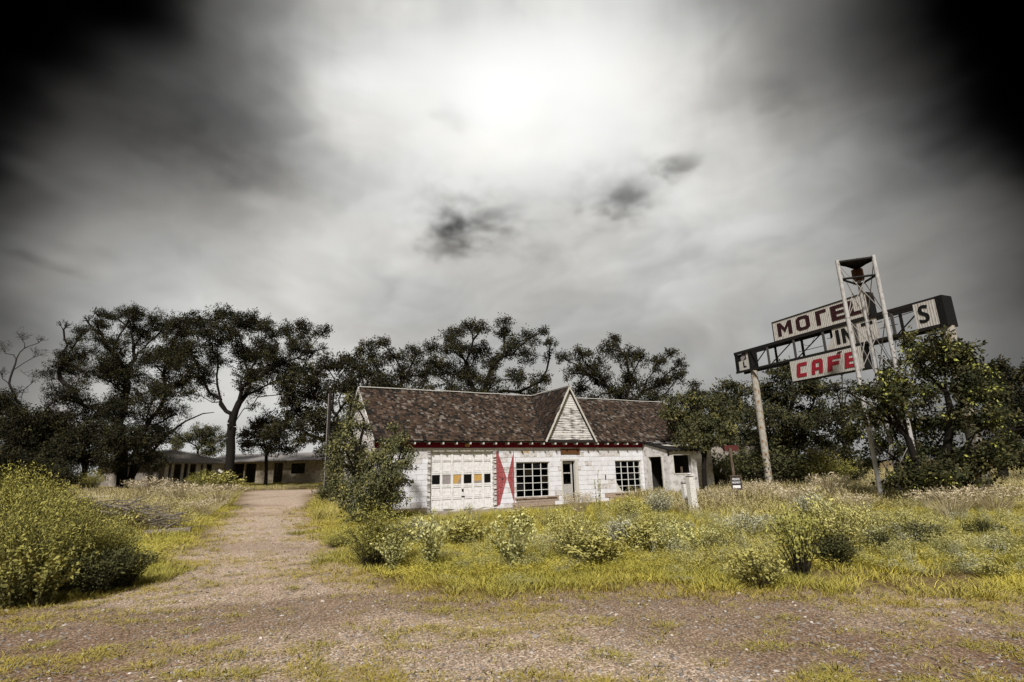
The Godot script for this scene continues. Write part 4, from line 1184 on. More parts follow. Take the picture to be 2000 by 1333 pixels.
# a trunk forks into limbs that reach for each clump of the crown; twigs and leaves fill the clumps
func grow(called: String, label: String, group: String, at: Vector3, trunk_r: float, fork: Vector3, clumps: Array, o := {}) -> void:
	rng.seed = hash(label)
	var t := thing(called, label, "bush" if called.contains("shrub") else "tree", at, 0.0, group)
	var shade: float = o.get("shade", 1.0); var full: float = o.get("full", 1.0); var ls: float = o.get("leaf", 1.0)
	var run: Array[float] = []
	var tipw := {}
	var pos: Array[Vector3] = []; var par: Array[int] = []; var tips: Array[int] = []
	var stems: int = o.get("stems", 1)
	var roots := []
	for s in stems:
		var off := Vector3.ZERO if stems == 1 else Vector3(cos(TAU * s / stems + 0.5), 0, sin(TAU * s / stems + 0.5)) * trunk_r * 1.1
		var last := -1
		for i in 5:
			var k := i / 4.0
			var p := off * (1.0 + k * (2.2 if stems > 1 else 0.0)) + Vector3(fork.x * k * k, (fork.y * k - 0.15) if i == 0 else fork.y * k, 0) + Vector3(R(-1, 1), 0, R(-1, 1)) * trunk_r * 0.3 * k
			pos.append(p); par.append(last); last = pos.size() - 1
			run.append(0.0)
		roots.append(last)
	clumps.sort_custom(func(a, b): return Vector3(a[0], a[1], a[2]).distance_to(fork) < Vector3(b[0], b[1], b[2]).distance_to(fork))
	var leaves := MB.new()
	var dens := 150.0 / (ls * ls)
	var tones := []
	var twig := {}
	for q in [[0.018, 0.019, 0.011], [0.026, 0.027, 0.014], [0.040, 0.039, 0.018], [0.070, 0.064, 0.025]]:
		var arr := PackedColorArray(); arr.resize(60)
		arr.fill(Color(q[0] * shade, q[1] * shade, q[2] * shade * 0.9))
		tones.append(arr)
	var bright := PackedColorArray(); bright.resize(60); bright.fill(Color(0.34, 0.36, 0.09))
	for c in clumps:
		var goal := Vector3(c[0], c[1], c[2]); var r: float = c[3]; var thick: float = c[4] if c.size() > 4 else 1.0
		var best := -1; var bd := 1e9
		for i in pos.size():
			if pos[i].y < fork.y * 0.55 or twig.has(i):
				continue
			var d := goal - pos[i]
			var cost := d.length() + maxf(0.0, pos[i].y - goal.y) * 1.2 + run[i] * 0.55
			var pi := par[i]
			if pi >= 0:
				cost += (1.0 - d.normalized().dot((pos[i] - pos[pi]).normalized())) * 0.8
			if cost < bd:
				bd = cost; best = i
		if best < 0:
			best = roots[0]
		var start := pos[best]
		var dirn := (start - pos[par[best]]).normalized() if par[best] >= 0 else Vector3.UP
		var dist := start.distance_to(goal)
		var ctrl := start + (dirn * 0.5 + Vector3.UP * 0.25).normalized() * dist * 0.45
		var last := best
		var segs := clampi(int(dist / 0.7), 2, 7)
		for i in range(1, segs + 1):
			var k := float(i) / segs
			var p := start.lerp(ctrl, k).lerp(ctrl.lerp(goal, k), k)
			if i < segs:
				p += rdir() * dist * 0.055
			pos.append(p); par.append(last); run.append(run[last] + p.distance_to(pos[last])); last = pos.size() - 1
		# leafy shoots along the limb
		if thick > 0.5 and called != "cypress_tree":
			for i in range(maxi(1, segs - 3), segs):
				if rng.randf() < 0.5:
					var pc := pos[last - segs + i] + Vector3(R(-1, 1), R(-0.2, 0.9), R(-1, 1)) * r * 0.5
					for j in int(dens * r * r * 0.16 * full) + 2:
						var s := ls * R(0.7, 1.2)
						var rot := Basis(Vector3.UP, R(0, TAU)) * Basis(Vector3.RIGHT, R(-0.5, 0.5))
						var w := rng.randi() % 4
						leaves.v.append_array(Transform3D(rot.scaled(Vector3.ONE * s), pc + Vector3(rng.randfn(), rng.randfn() * 0.7, rng.randfn()) * r * 0.3) * spray_v[w])
						leaves.n.append_array(Transform3D(rot, Vector3.ZERO) * spray_n[w])
						leaves.c.append_array(tones[rng.randi() % 3])
		# twigs
		var first_twig := pos.size()
		var ends: Array[Vector3] = []
		var ntw := 9 if thick > 0.0 else 9
		for k in ntw:
			var d := rdir(); d.y = d.y * 0.7 + 0.4
			if thick < 0.3:
				d = (d + (goal - start).normalized() * 0.9 + Vector3.UP * 0.3)
			d = d.normalized()
			var p1 := goal + d * r * 0.5 + rdir() * r * 0.12
			var p2 := p1 + (d + rdir() * 0.5).normalized() * r * R(0.35, 0.6)
			pos.append(p1); par.append(last); var i1 := pos.size() - 1
			pos.append(p2); par.append(i1)
			ends.append(p1); ends.append(p2)
			if thick < 0.3:
				for e in 3:
					pos.append(p1 + (d + rdir() * 0.9).normalized() * r * R(0.3, 0.6)); par.append(i1)
					pos.append(p2 + (d + rdir() * 0.9).normalized() * r * R(0.15, 0.35)); par.append(pos.size() - 2 if e == 0 else i1 + 1)
		for k in range(first_twig, pos.size()):
			twig[k] = true; run.append(0.0); tipw[k] = 1.0 / (pos.size() - first_twig)
		if thick > 0.02:
			var count := int(dens * r * r * full * thick) + 4
			var subs: Array[Vector3] = []
			for k in ends.size():
				subs.append(ends[k])
			for k in 9:
				var d := rdir(); d.y *= 0.92
				subs.append(goal + d * r * R(0.6, 1.12))
			for k in count:
				var sc: Vector3 = subs[rng.randi() % subs.size()]
				var p := sc + Vector3(rng.randfn(), rng.randfn() * 0.85, rng.randfn()) * r * 0.19
				var s := ls * R(0.75, 1.3)
				var rot := Basis(Vector3.UP, R(0, TAU)) * Basis(Vector3.RIGHT, R(-0.5, 0.5))
				var w := rng.randi() % 4
				leaves.v.append_array(Transform3D(rot.scaled(Vector3.ONE * s), p) * spray_v[w])
				leaves.n.append_array(Transform3D(rot, Vector3.ZERO) * spray_n[w])
				var tone := rng.randf()
				if o.has("tips") and tone < 0.06:
					leaves.c.append_array(bright)
				else:
					leaves.c.append_array(tones[0 if tone < 0.3 else 1 if tone < 0.62 else 2 if tone < 0.9 else 3])
	# thickness from what each piece carries
	var carry: PackedFloat32Array = []
	carry.resize(pos.size())
	var kids: PackedInt32Array = []
	kids.resize(pos.size())
	for i in pos.size():
		if par[i] >= 0:
			kids[par[i]] += 1
	for i in range(pos.size() - 1, -1, -1):
		if kids[i] == 0:
			carry[i] += float(tipw.get(i, 0.3))
		if par[i] >= 0:
			carry[par[i]] += carry[i]
	var most := 1.0
	for i in pos.size():
		most = maxf(most, carry[i])
	var rad := func(i: int) -> float: return maxf(0.010 if trunk_r < 0.18 else 0.016, trunk_r * pow(carry[i] / most, 0.64))
	var heavy := {}
	for i in pos.size():
		if par[i] >= 0 and (not heavy.has(par[i]) or carry[i] > carry[heavy[par[i]]]):
			heavy[par[i]] = i
	var wood := MB.new()
	for i in pos.size():
		if par[i] < 0:
			continue
		var ra: float = rad.call(par[i]); var rb: float = rad.call(i)
		if heavy.get(par[i], i) != i:
			ra = minf(ra, rb * 1.3)
		if par[par[i]] < 0:
			ra *= 1.35
		wood.tube(pos[par[i]], pos[i], ra, rb, 7 if rb > 0.06 else 4)
	obj("trunk", wood, M.bare_bark if o.has("bark") else M.bark, t)
	if leaves.v.size():
		obj("crown", leaves, M.leaf, t)

# ---------------------------------------------------------------- weeds and bushes
func leaf_at(b: MB, p: Vector3, d: Vector3, l: float, w: float, col: Color) -> void:
	var s := d.cross(rdir()).normalized()
	var nor := d.cross(s).normalized()
	if nor.y < 0:
		nor = -nor
	nor = (nor + Vector3.UP * 0.35).normalized()
	var m := p + d * l * 0.5; var t := p + d * l - Vector3(0, l * 0.1, 0)
	b.tri(p, m + s * w, t, col, nor); b.tri(p, t, m - s * w, col, nor)

# stems fan out of one root; leaves sit on their upper part. All of it one metre high and one metre wide
func plant_shape(k: Dictionary, sd: int) -> Array:
	rng.seed = sd
	var st := MB.new(); var lf := MB.new()
	for i in int(k.stems):
		var a := R(0, TAU); var q := sqrt(rng.randf())
		var lean: float = q * float(k.spread)
		var top := Vector3(cos(a) * lean * 0.5, R(0.75, 1.0) * (1.0 - float(k.dome) * q * q), sin(a) * lean * 0.5)
		var root := Vector3(cos(a), 0, sin(a)) * q * float(k.foot)
		var ctrl := root.lerp(top, 0.5) + Vector3(0, 0.12 * top.y, 0) * float(k.curve) - Vector3(cos(a), 0, sin(a)) * 0.10 * float(k.curve)
		var prev := root
		var n := int(k.leaves)
		var shade := R(0.75, 1.2)
		for j in range(1, 4):
			var t := j / 3.0
			var p := root.lerp(ctrl, t).lerp(ctrl.lerp(top, t), t) + rdir() * 0.012
			st.tube(prev, p, float(k.thick) * (1.15 - t * 0.7), float(k.thick) * (0.9 - t * 0.7), 3, k.bark)
			prev = p
		for j in n:
			var t := lerpf(float(k.start), 1.0, (j + rng.randf()) / n)
			var p := root.lerp(ctrl, t).lerp(ctrl.lerp(top, t), t) + rdir() * float(k.fuzz)
			var dd := (top - root).normalized()
			var d := (dd * R(0.3, 1.0) + rdir() * 0.9).normalized()
			var l: float = float(k.len) * R(0.6, 1.3)
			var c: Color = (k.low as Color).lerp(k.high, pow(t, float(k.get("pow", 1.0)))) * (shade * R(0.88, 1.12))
			leaf_at(lf, p, d, l, l * float(k.wide), c)
	return [st.mesh(), lf.mesh()]

const KINDS := {
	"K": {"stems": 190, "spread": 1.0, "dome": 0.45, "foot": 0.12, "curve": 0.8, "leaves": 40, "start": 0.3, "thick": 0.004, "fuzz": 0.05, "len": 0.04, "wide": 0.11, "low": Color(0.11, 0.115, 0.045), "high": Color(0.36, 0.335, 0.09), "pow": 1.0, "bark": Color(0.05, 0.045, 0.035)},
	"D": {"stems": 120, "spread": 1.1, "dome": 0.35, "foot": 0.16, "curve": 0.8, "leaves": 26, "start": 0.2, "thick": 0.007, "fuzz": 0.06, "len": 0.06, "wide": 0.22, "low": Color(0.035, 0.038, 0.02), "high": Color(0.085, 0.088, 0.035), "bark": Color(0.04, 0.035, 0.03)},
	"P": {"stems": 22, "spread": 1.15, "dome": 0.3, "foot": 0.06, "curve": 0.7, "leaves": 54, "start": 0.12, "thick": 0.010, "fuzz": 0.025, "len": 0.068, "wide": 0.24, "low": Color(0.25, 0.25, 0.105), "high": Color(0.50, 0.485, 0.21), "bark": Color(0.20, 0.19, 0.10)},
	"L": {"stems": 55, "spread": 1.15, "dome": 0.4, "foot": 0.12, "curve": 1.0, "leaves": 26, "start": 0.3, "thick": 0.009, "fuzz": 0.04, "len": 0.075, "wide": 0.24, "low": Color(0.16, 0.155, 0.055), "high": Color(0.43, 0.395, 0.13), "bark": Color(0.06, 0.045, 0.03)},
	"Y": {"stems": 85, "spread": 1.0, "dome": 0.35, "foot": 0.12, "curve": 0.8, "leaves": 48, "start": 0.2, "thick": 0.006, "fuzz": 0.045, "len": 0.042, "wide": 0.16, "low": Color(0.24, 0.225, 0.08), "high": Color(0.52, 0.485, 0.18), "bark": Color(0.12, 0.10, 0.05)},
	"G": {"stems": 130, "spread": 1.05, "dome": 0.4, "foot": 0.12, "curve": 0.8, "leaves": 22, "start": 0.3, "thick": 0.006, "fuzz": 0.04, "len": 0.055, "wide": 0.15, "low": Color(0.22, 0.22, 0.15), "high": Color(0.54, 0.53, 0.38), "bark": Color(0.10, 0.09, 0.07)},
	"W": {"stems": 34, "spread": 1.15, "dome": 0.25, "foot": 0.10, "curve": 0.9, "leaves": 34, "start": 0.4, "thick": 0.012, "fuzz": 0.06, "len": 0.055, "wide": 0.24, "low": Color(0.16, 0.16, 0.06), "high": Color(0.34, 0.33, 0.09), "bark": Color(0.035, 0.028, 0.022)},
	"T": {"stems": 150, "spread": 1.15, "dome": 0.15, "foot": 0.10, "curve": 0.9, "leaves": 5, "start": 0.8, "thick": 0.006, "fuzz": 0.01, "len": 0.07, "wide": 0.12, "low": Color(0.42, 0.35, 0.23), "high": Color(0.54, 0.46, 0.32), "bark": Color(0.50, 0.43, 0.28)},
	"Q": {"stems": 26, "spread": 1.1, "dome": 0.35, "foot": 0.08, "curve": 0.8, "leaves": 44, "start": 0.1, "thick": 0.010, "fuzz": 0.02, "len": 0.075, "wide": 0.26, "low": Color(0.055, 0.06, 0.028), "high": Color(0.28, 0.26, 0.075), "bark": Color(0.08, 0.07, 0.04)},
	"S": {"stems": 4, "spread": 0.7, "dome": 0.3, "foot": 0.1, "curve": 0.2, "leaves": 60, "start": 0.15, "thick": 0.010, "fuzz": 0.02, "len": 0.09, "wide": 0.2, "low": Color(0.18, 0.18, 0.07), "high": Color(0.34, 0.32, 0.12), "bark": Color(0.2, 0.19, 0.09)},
}

func plant(kind: String, called: String, label: String, at: Vector3, h: float, w: float) -> void:
	var n: int = plant_cache.get(kind + "n", 0)
	plant_cache[kind + "n"] = n + 1
	var key := kind + str(n % 3)
	if not plant_cache.has(key):
		plant_cache[key] = plant_shape(KINDS[kind], hash(key))
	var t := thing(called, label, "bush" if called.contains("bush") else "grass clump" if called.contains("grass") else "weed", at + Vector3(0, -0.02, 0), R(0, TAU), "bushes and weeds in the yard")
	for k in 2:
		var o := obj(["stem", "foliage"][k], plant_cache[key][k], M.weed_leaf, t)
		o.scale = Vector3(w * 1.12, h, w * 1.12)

# ---------------------------------------------------------------- grass, pebbles, ground
func tuft(n: int, spread: float, lean: float, w: float, seed_head: bool, sd: int) -> ArrayMesh:
	rng.seed = sd
	var b := MB.new()
	for i in n:
		var a := R(0, TAU); var r := spread * sqrt(rng.randf())
		var p := Vector3(cos(a) * r, 0, sin(a) * r)
		var h := R(0.55, 1.0)
		var la := a + R(-0.8, 0.8); var l := lean * R(0.2, 1.0) * h
		var m := p + Vector3(cos(la) * l * 0.35, h * 0.55, sin(la) * l * 0.35)
		var t := p + Vector3(cos(la) * l, h, sin(la) * l)
		var s := Vector3(-sin(la + R(-1, 1)), 0, cos(la + R(-1, 1))) * w * R(0.7, 1.2)
		var nor := (Vector3(R(-0.5, 0.5), 1.0, R(-0.5, 0.5) + 0.3)).normalized()
		var sh := R(0.75, 1.15)
		var c := Color(sh, sh, sh)
		b.quad(p - s, p + s, m + s * 0.7, m - s * 0.7, c, nor)
		b.tri(m - s * 0.7, m + s * 0.7, t, c, nor)
		if seed_head and rng.randf() < 0.5:
			for k in 3:
				var q := m.lerp(t, 0.6 + 0.15 * k)
				b.tri(q, q + Vector3(R(-0.03, 0.03), 0.05, R(-0.03, 0.03)), q + Vector3(R(-0.03, 0.03), 0.02, R(-0.03, 0.03)), c * 1.1, nor)
	return b.mesh()

func scatter(called: String, mesh: Mesh, m: Material, xf: Array[Transform3D], cols: Array[Color], label: String, category := "grass") -> void:
	if xf.is_empty():
		return
	var mm := MultiMesh.new()
	mm.transform_format = MultiMesh.TRANSFORM_3D; mm.use_colors = true
	mm.mesh = mesh; mm.instance_count = xf.size()
	for i in xf.size():
		mm.set_instance_transform(i, xf[i]); mm.set_instance_color(i, cols[i])
	var o := MultiMeshInstance3D.new()
	o.name = numbered(called); o.multimesh = mm; o.material_override = m
	tag(o, label, category); stuff(o)
	add_child(o, true)

func in_house(x: float, z: float) -> bool:
	if Vector2((x + 11.8) / 2.1, (z + 15.7) / 1.3).length() < 1.0:
		return true      # the brush pile keeps the grass down
	var r := Vector3(x, 0, z) - Vector3(-3.57, 0, -21.58)
	var u := r.dot(Vector3(0.887, 0, -0.462)); var w := r.dot(Vector3(0.462, 0, 0.887))
	return (u > -2.3 and u < 16.5 and w < 0.05 and w > -7.0) or (u > 11.4 and u < 13.4 and w < 1.8 and w >= 0.0)

func ground() -> void:
	var xs: Array[float] = []; var zs: Array[float] = []
	var x := 0.0
	var half: Array[float] = []
	while x < 2500.0:
		half.append(x)
		x += 0.16 if x < 12 else 0.5 if x < 30 else 2.0 if x < 90 else 60.0 if x < 400 else 500.0
	for i in range(half.size() - 1, 0, -1):
		xs.append(-half[i])
	xs.append_array(half)
	var z := 600.0
	while z > -2600.0:
		zs.append(z)
		z -= 100.0 if z > 100 else 12.0 if z > 10 else 1.0 if z > -2.5 else 0.11 if z > -14 else 0.35 if z > -30 else 1.0 if z > -66 else 8.0 if z > -150 else 80.0 if z > -500 else 500.0
	var v := PackedVector3Array(); var n := PackedVector3Array(); var c := PackedColorArray(); var idx := PackedInt32Array()
	var w := xs.size()
	for j in zs.size():
		for i in w:
			var px := xs[i]; var pz := zs[j]
			var g := gravel(px, pz) if absf(px) < 60 and pz > -60 else -5.0
			var a := noise_a.get_noise_2d(px * 1.0, pz * 1.0); var b := noise_b.get_noise_2d(px, pz)
			var y := gh(px, pz)
			if absf(px) < 40 and pz > -60:
				y += 0.018 * a + 0.012 * b - 0.012 + (0.02 * smooth(0.3, -0.6, g))
				# wheel ruts
				if g > 0.0 and pz < -8.0:
					var mid := (line_at(-pz, DRIVE_L) + line_at(-pz, DRIVE_R)) * 0.5
					for s in [-0.85, 0.85]:
						y -= 0.03 * exp(-pow((px - mid - s) / 0.28, 2.0))
			v.append(Vector3(px, y, pz))
			var stone := Color(0.86, 0.74, 0.625); var earth := Color(0.47, 0.37, 0.285); var weed := Color(0.36, 0.29, 0.14)
			var dirt := smooth(0.02, 0.30, noise_a.get_noise_2d(px * 0.6 + 40.0, pz * 0.9 - 10.0) + 0.28 * smooth(-4.5, -7.5, pz) * smooth(1.5, 0.2, absf(pz + 8.0 + 0.15 * px)))
			# both near side corners: redder soil, vignette darkening also painted into its colour
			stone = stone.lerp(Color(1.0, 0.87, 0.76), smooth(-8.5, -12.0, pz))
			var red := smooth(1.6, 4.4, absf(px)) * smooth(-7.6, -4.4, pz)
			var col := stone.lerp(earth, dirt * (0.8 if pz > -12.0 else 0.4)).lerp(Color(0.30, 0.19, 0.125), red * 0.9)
			col = col.lerp(weed, smooth(0.35, -0.5, g + 0.6 * a))
			c.append(col * (1.0 + 0.12 * b))
	for j in zs.size():
		for i in w:
			var l := v[j * w + maxi(i - 1, 0)]; var r := v[j * w + mini(i + 1, w - 1)]; var u := v[maxi(j - 1, 0) * w + i]; var d := v[mini(j + 1, zs.size() - 1) * w + i]
			n.append((u - d).cross(r - l).normalized())
			if i + 1 < w and j + 1 < zs.size():
				var p := j * w + i
				for q in [p, p + w + 1, p + 1, p, p + w, p + w + 1]:
					idx.append(q)
	for i in n.size():
		if n[i].y < 0:
			n[i] = -n[i]
	var arr := []
	arr.resize(Mesh.ARRAY_MAX)
	arr[Mesh.ARRAY_VERTEX] = v; arr[Mesh.ARRAY_NORMAL] = n; arr[Mesh.ARRAY_COLOR] = c; arr[Mesh.ARRAY_INDEX] = idx
	var m := ArrayMesh.new()
	m.add_surface_from_arrays(Mesh.PRIMITIVE_TRIANGLES, arr)
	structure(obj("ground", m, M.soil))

func surface(x: float, z: float) -> float:
	return gh(x, z) + 0.018 * noise_a.get_noise_2d(x, z) + 0.012 * noise_b.get_noise_2d(x, z) - 0.012

func grasses() -> void:
	var short_a := tuft(16, 0.16, 0.35, 0.008, false, 71); var short_b := tuft(20, 0.2, 0.55, 0.0075, false, 72)
	var tall_a := tuft(20, 0.16, 0.5, 0.006, true, 73); var tall_b := tuft(16, 0.12, 0.75, 0.006, true, 74)
	var weed_m := MB.new()
	var ws: Array = plant_shape({"stems": 16, "spread": 0.8, "dome": 0.3, "foot": 0.12, "curve": 0.8, "leaves": 18, "start": 0.25, "thick": 0.008, "fuzz": 0.04, "len": 0.065, "wide": 0.18, "low": Color(0.5, 0.52, 0.5), "high": Color(1, 1, 1), "bark": Color(0.3, 0.26, 0.2)}, 75)
	rng.seed = 70
	var lists := {}
	for k in ["short_a", "short_b", "tall_a", "tall_b", "weed", "mat_a"]:
		var e1: Array[Transform3D] = []; var e2: Array[Color] = []
		lists[k] = [e1, e2]
	var put := func(k: String, x: float, z: float, h: float, w: float, c: Color) -> void:
		var b := Basis(Vector3.UP, rng.randf() * TAU) * Basis.from_scale(Vector3(w, h, w))
		lists[k][0].append(Transform3D(b, Vector3(x, surface(x, z) - 0.005, z))); lists[k][1].append(c)
	var yellow := Color(0.68, 0.585, 0.12); var green := Color(0.42, 0.395, 0.09); var straw := Color(0.50, 0.42, 0.28); var dull := Color(0.20, 0.18, 0.09)
	# mown edge and short grass near the lot
	for i in 60000:
		var z := -4.4 - pow(rng.randf(), 1.3) * 24.0
		var x := R(-1.0, 1.0) * (3.0 - z * 1.12)
		var g := gravel(x, z); var a := noise_a.get_noise_2d(x * 1.3, z * 1.3); var b := noise_b.get_noise_2d(x * 2.0, z * 2.0)
		if in_house(x, z) or apron(x, z) > 0.1 and rng.randf() < 0.93:
			continue
		var inside := -g + (0.55 if z > -9.0 else 0.85) * a + 0.45 * b
		if inside > 0.0:
			var bare := noise_a.get_noise_2d(x * 0.8 + 90, z * 0.8)
			if bare > 0.32 and rng.randf() < 0.85:
				continue
			var far := smooth(0.5, 4.0, -g)
			var h := lerpf(0.12, 0.26, far) * R(0.7, 1.4)
			var c := yellow.lerp(green, clampf(0.30 + 0.9 * a + 0.25 * b, 0, 1)).lerp(dull, clampf(b * 0.8, 0, 0.6))
			put.call("short_a" if rng.randf() < 0.5 else "short_b", x, z, h, R(0.5, 0.9), c * R(0.8, 1.2))
	# tufts and low mats in the gravel
	for i in 42000:
		var z := -4.3 - pow(rng.randf(), 1.6) * 22.0
		var x := R(-1.0, 1.0) * (2.6 - z * 1.12)
		var g := gravel(x, z)
		if g < 0.0:
			continue
		var a := noise_a.get_noise_2d(x * 1.1 + 300, z * 2.2 + 7); var b := noise_b.get_noise_2d(x * 1.6 + 11, z * 3.2)
		var want := a * 0.9 + b * 1.3 - 0.12 + 0.22 * exp(-pow((x - (line_at(-z, DRIVE_L) + line_at(-z, DRIVE_R)) * 0.5) / 0.4, 2.0)) * smooth(-7.5, -9.5, z) + 0.65 * smooth(1.6, 0.0, g)
		if z < -10.0:
			want -= 0.12
		if want < 0.0 or rng.randf() > want * 3.0:
			continue
		var c := Color(0.56, 0.44, 0.10).lerp(green, clampf(0.1 + b, 0, 1))
		put.call("short_b" if rng.randf() < 0.6 else "short_a", x, z, R(0.02, 0.06) * (1.0 + smooth(1.0, 0.0, g)), R(0.25, 0.55), c * R(0.75, 1.15))
	# taller grass of the yard, straw fields at both sides
	for i in 60000:
		var d := 9.0 + pow(rng.randf(), 1.25) * 52.0
		var z := -d
		var x := R(-1.05, 1.05) * d * 1.06
		if in_house(x, z) or apron(x, z) > 0.0:
			continue
		var g := gravel(x, z); var a := noise_a.get_noise_2d(x * 0.7, z * 0.7); var b := noise_b.get_noise_2d(x, z)
		var into := -g - 0.5 + 0.5 * a
		if into < 0.0:
			continue
		var left := x < -5.0 - d * 0.1
		var straw_here := 0.0
		if left:
			straw_here = smooth(12.0, 16.0, d) * smooth(52.0, 44.0, d) * smooth(0.3, 2.5, -g) * 1.1
		elif x > 5.5:
			straw_here = smooth(15.0, 18.5, d)
		straw_here = clampf(straw_here * (0.75 + 0.9 * b) + 0.7 * a, 0, 1)
		if rng.randf() < 0.35 and straw_here < 0.4:
			continue
		var c := yellow.lerp(green, clampf(0.4 + b, 0, 1)).lerp(straw, straw_here * R(0.5, 1.0))
		var low := 0.32 if (x > -7.0 and x < 5.5 and d > 12.5 and d < 22.0) else 1.0
		var h := low * lerpf(R(0.16, 0.34), R(0.45, 0.95), straw_here) * (0.7 if d < 14 else 1.0) * (0.55 if d > 40.0 else 1.0)
		put.call("tall_a" if rng.randf() < 0.5 else "tall_b", x, z, h, R(0.6, 1.1) * (1.0 + d * 0.008), c * R(0.8, 1.15))
	# small leafy weeds among it
	for i in 9000:
		var d := 8.2 + pow(rng.randf(), 1.2) * 34.0
		var z := -d
		var x := R(-1.0, 1.0) * d * 1.05
		if in_house(x, z) or apron(x, z) > 0.0:
			continue
		var g := gravel(x, z); var b := noise_b.get_noise_2d(x * 0.9 + 50, z * 0.9)
		if noise_a.get_noise_2d(x * 0.9 - 60, z * 0.9) < -0.04 or -g < 0.9 + 1.3 * b or (x < -4.0 and d > 20.0 and rng.randf() < 0.7):
			continue
		var c := Color(0.52, 0.48, 0.19).lerp(Color(0.26, 0.25, 0.10), clampf(0.4 + 1.6 * b, 0, 1))
		if rng.randf() < 0.28:
			c = Color(0.44, 0.43, 0.29)
		if x > -7.0 and x < 5.0 and d > 13.5 and d < 22.0 and rng.randf() < 0.75:
			continue
		put.call("weed", x, z, R(0.22, 0.5) * smooth(0.5, 3.0, -g) + 0.12, R(0.3, 0.6), c * R(0.85, 1.15))
	scatter("grass", short_a, M.weed_leaf, lists.short_a[0], lists.short_a[1], "short yellow green grass along the edge of the gravel lot")
	scatter("grass", short_b, M.weed_leaf, lists.short_b[0], lists.short_b[1], "low creeping yellow grass tufts spreading into the gravel")
	scatter("grass", tall_a, M.weed_leaf, lists.tall_a[0], lists.tall_a[1], "tall upright straw coloured grass at both sides of the yard")
	scatter("grass", tall_b, M.weed_leaf, lists.tall_b[0], lists.tall_b[1], "tall bending dry grass mixed through the yard")
	scatter("weeds", ws[1], M.weed_leaf, lists.weed[0], lists.weed[1], "small leafy yellow and olive weeds filling the yard", "weeds")

func pebbles() -> void:
	rng.seed = 80
	var b := MB.new()
	var ring := []
	for k in 5:
		ring.append(Vector3(cos(TAU * k / 5) * R(0.8, 1.1), R(-0.1, 0.15), sin(TAU * k / 5) * R(0.8, 1.1)))
	for k in 5:
		b.tri(ring[k], Vector3(0.1, 0.75, 0), ring[(k + 1) % 5]); b.tri(ring[k], ring[(k + 1) % 5], Vector3(0, -0.5, 0))
	var xf: Array[Transform3D] = []; var cols: Array[Color] = []
	for i in 52000:
		var z := -4.2 - pow(rng.randf(), 2.0) * 18.0
		var x := R(-1.0, 1.0) * (2.6 - z * 1.12)
		if gravel(x, z) < R(-0.3, 0.2):
			continue
		var a := noise_b.get_noise_2d(x * 0.8 + 77, z * 0.8)
		if a < -0.1 and rng.randf() < 0.6:
			continue
		var s := 0.007 + 0.018 * pow(rng.randf(), 3.0) + (0.03 * rng.randf() if rng.randf() < 0.004 else 0.0)
		xf.append(Transform3D(Basis(rdir(), R(0, TAU)).scaled(Vector3(s * R(0.8, 1.4), s * R(0.5, 0.8), s)), Vector3(x, surface(x, z) + s * 0.15, z)))
		var t := R(0.10, 0.34)
		if rng.randf() < 0.08:
			t = R(0.4, 0.6)
		cols.append(Color(t * 1.06, t * 0.95, t * 0.86))
	scatter("gravel", b.mesh(), M.pebble, xf, cols, "loose grey and pale gravel scattered over the lot", "gravel")

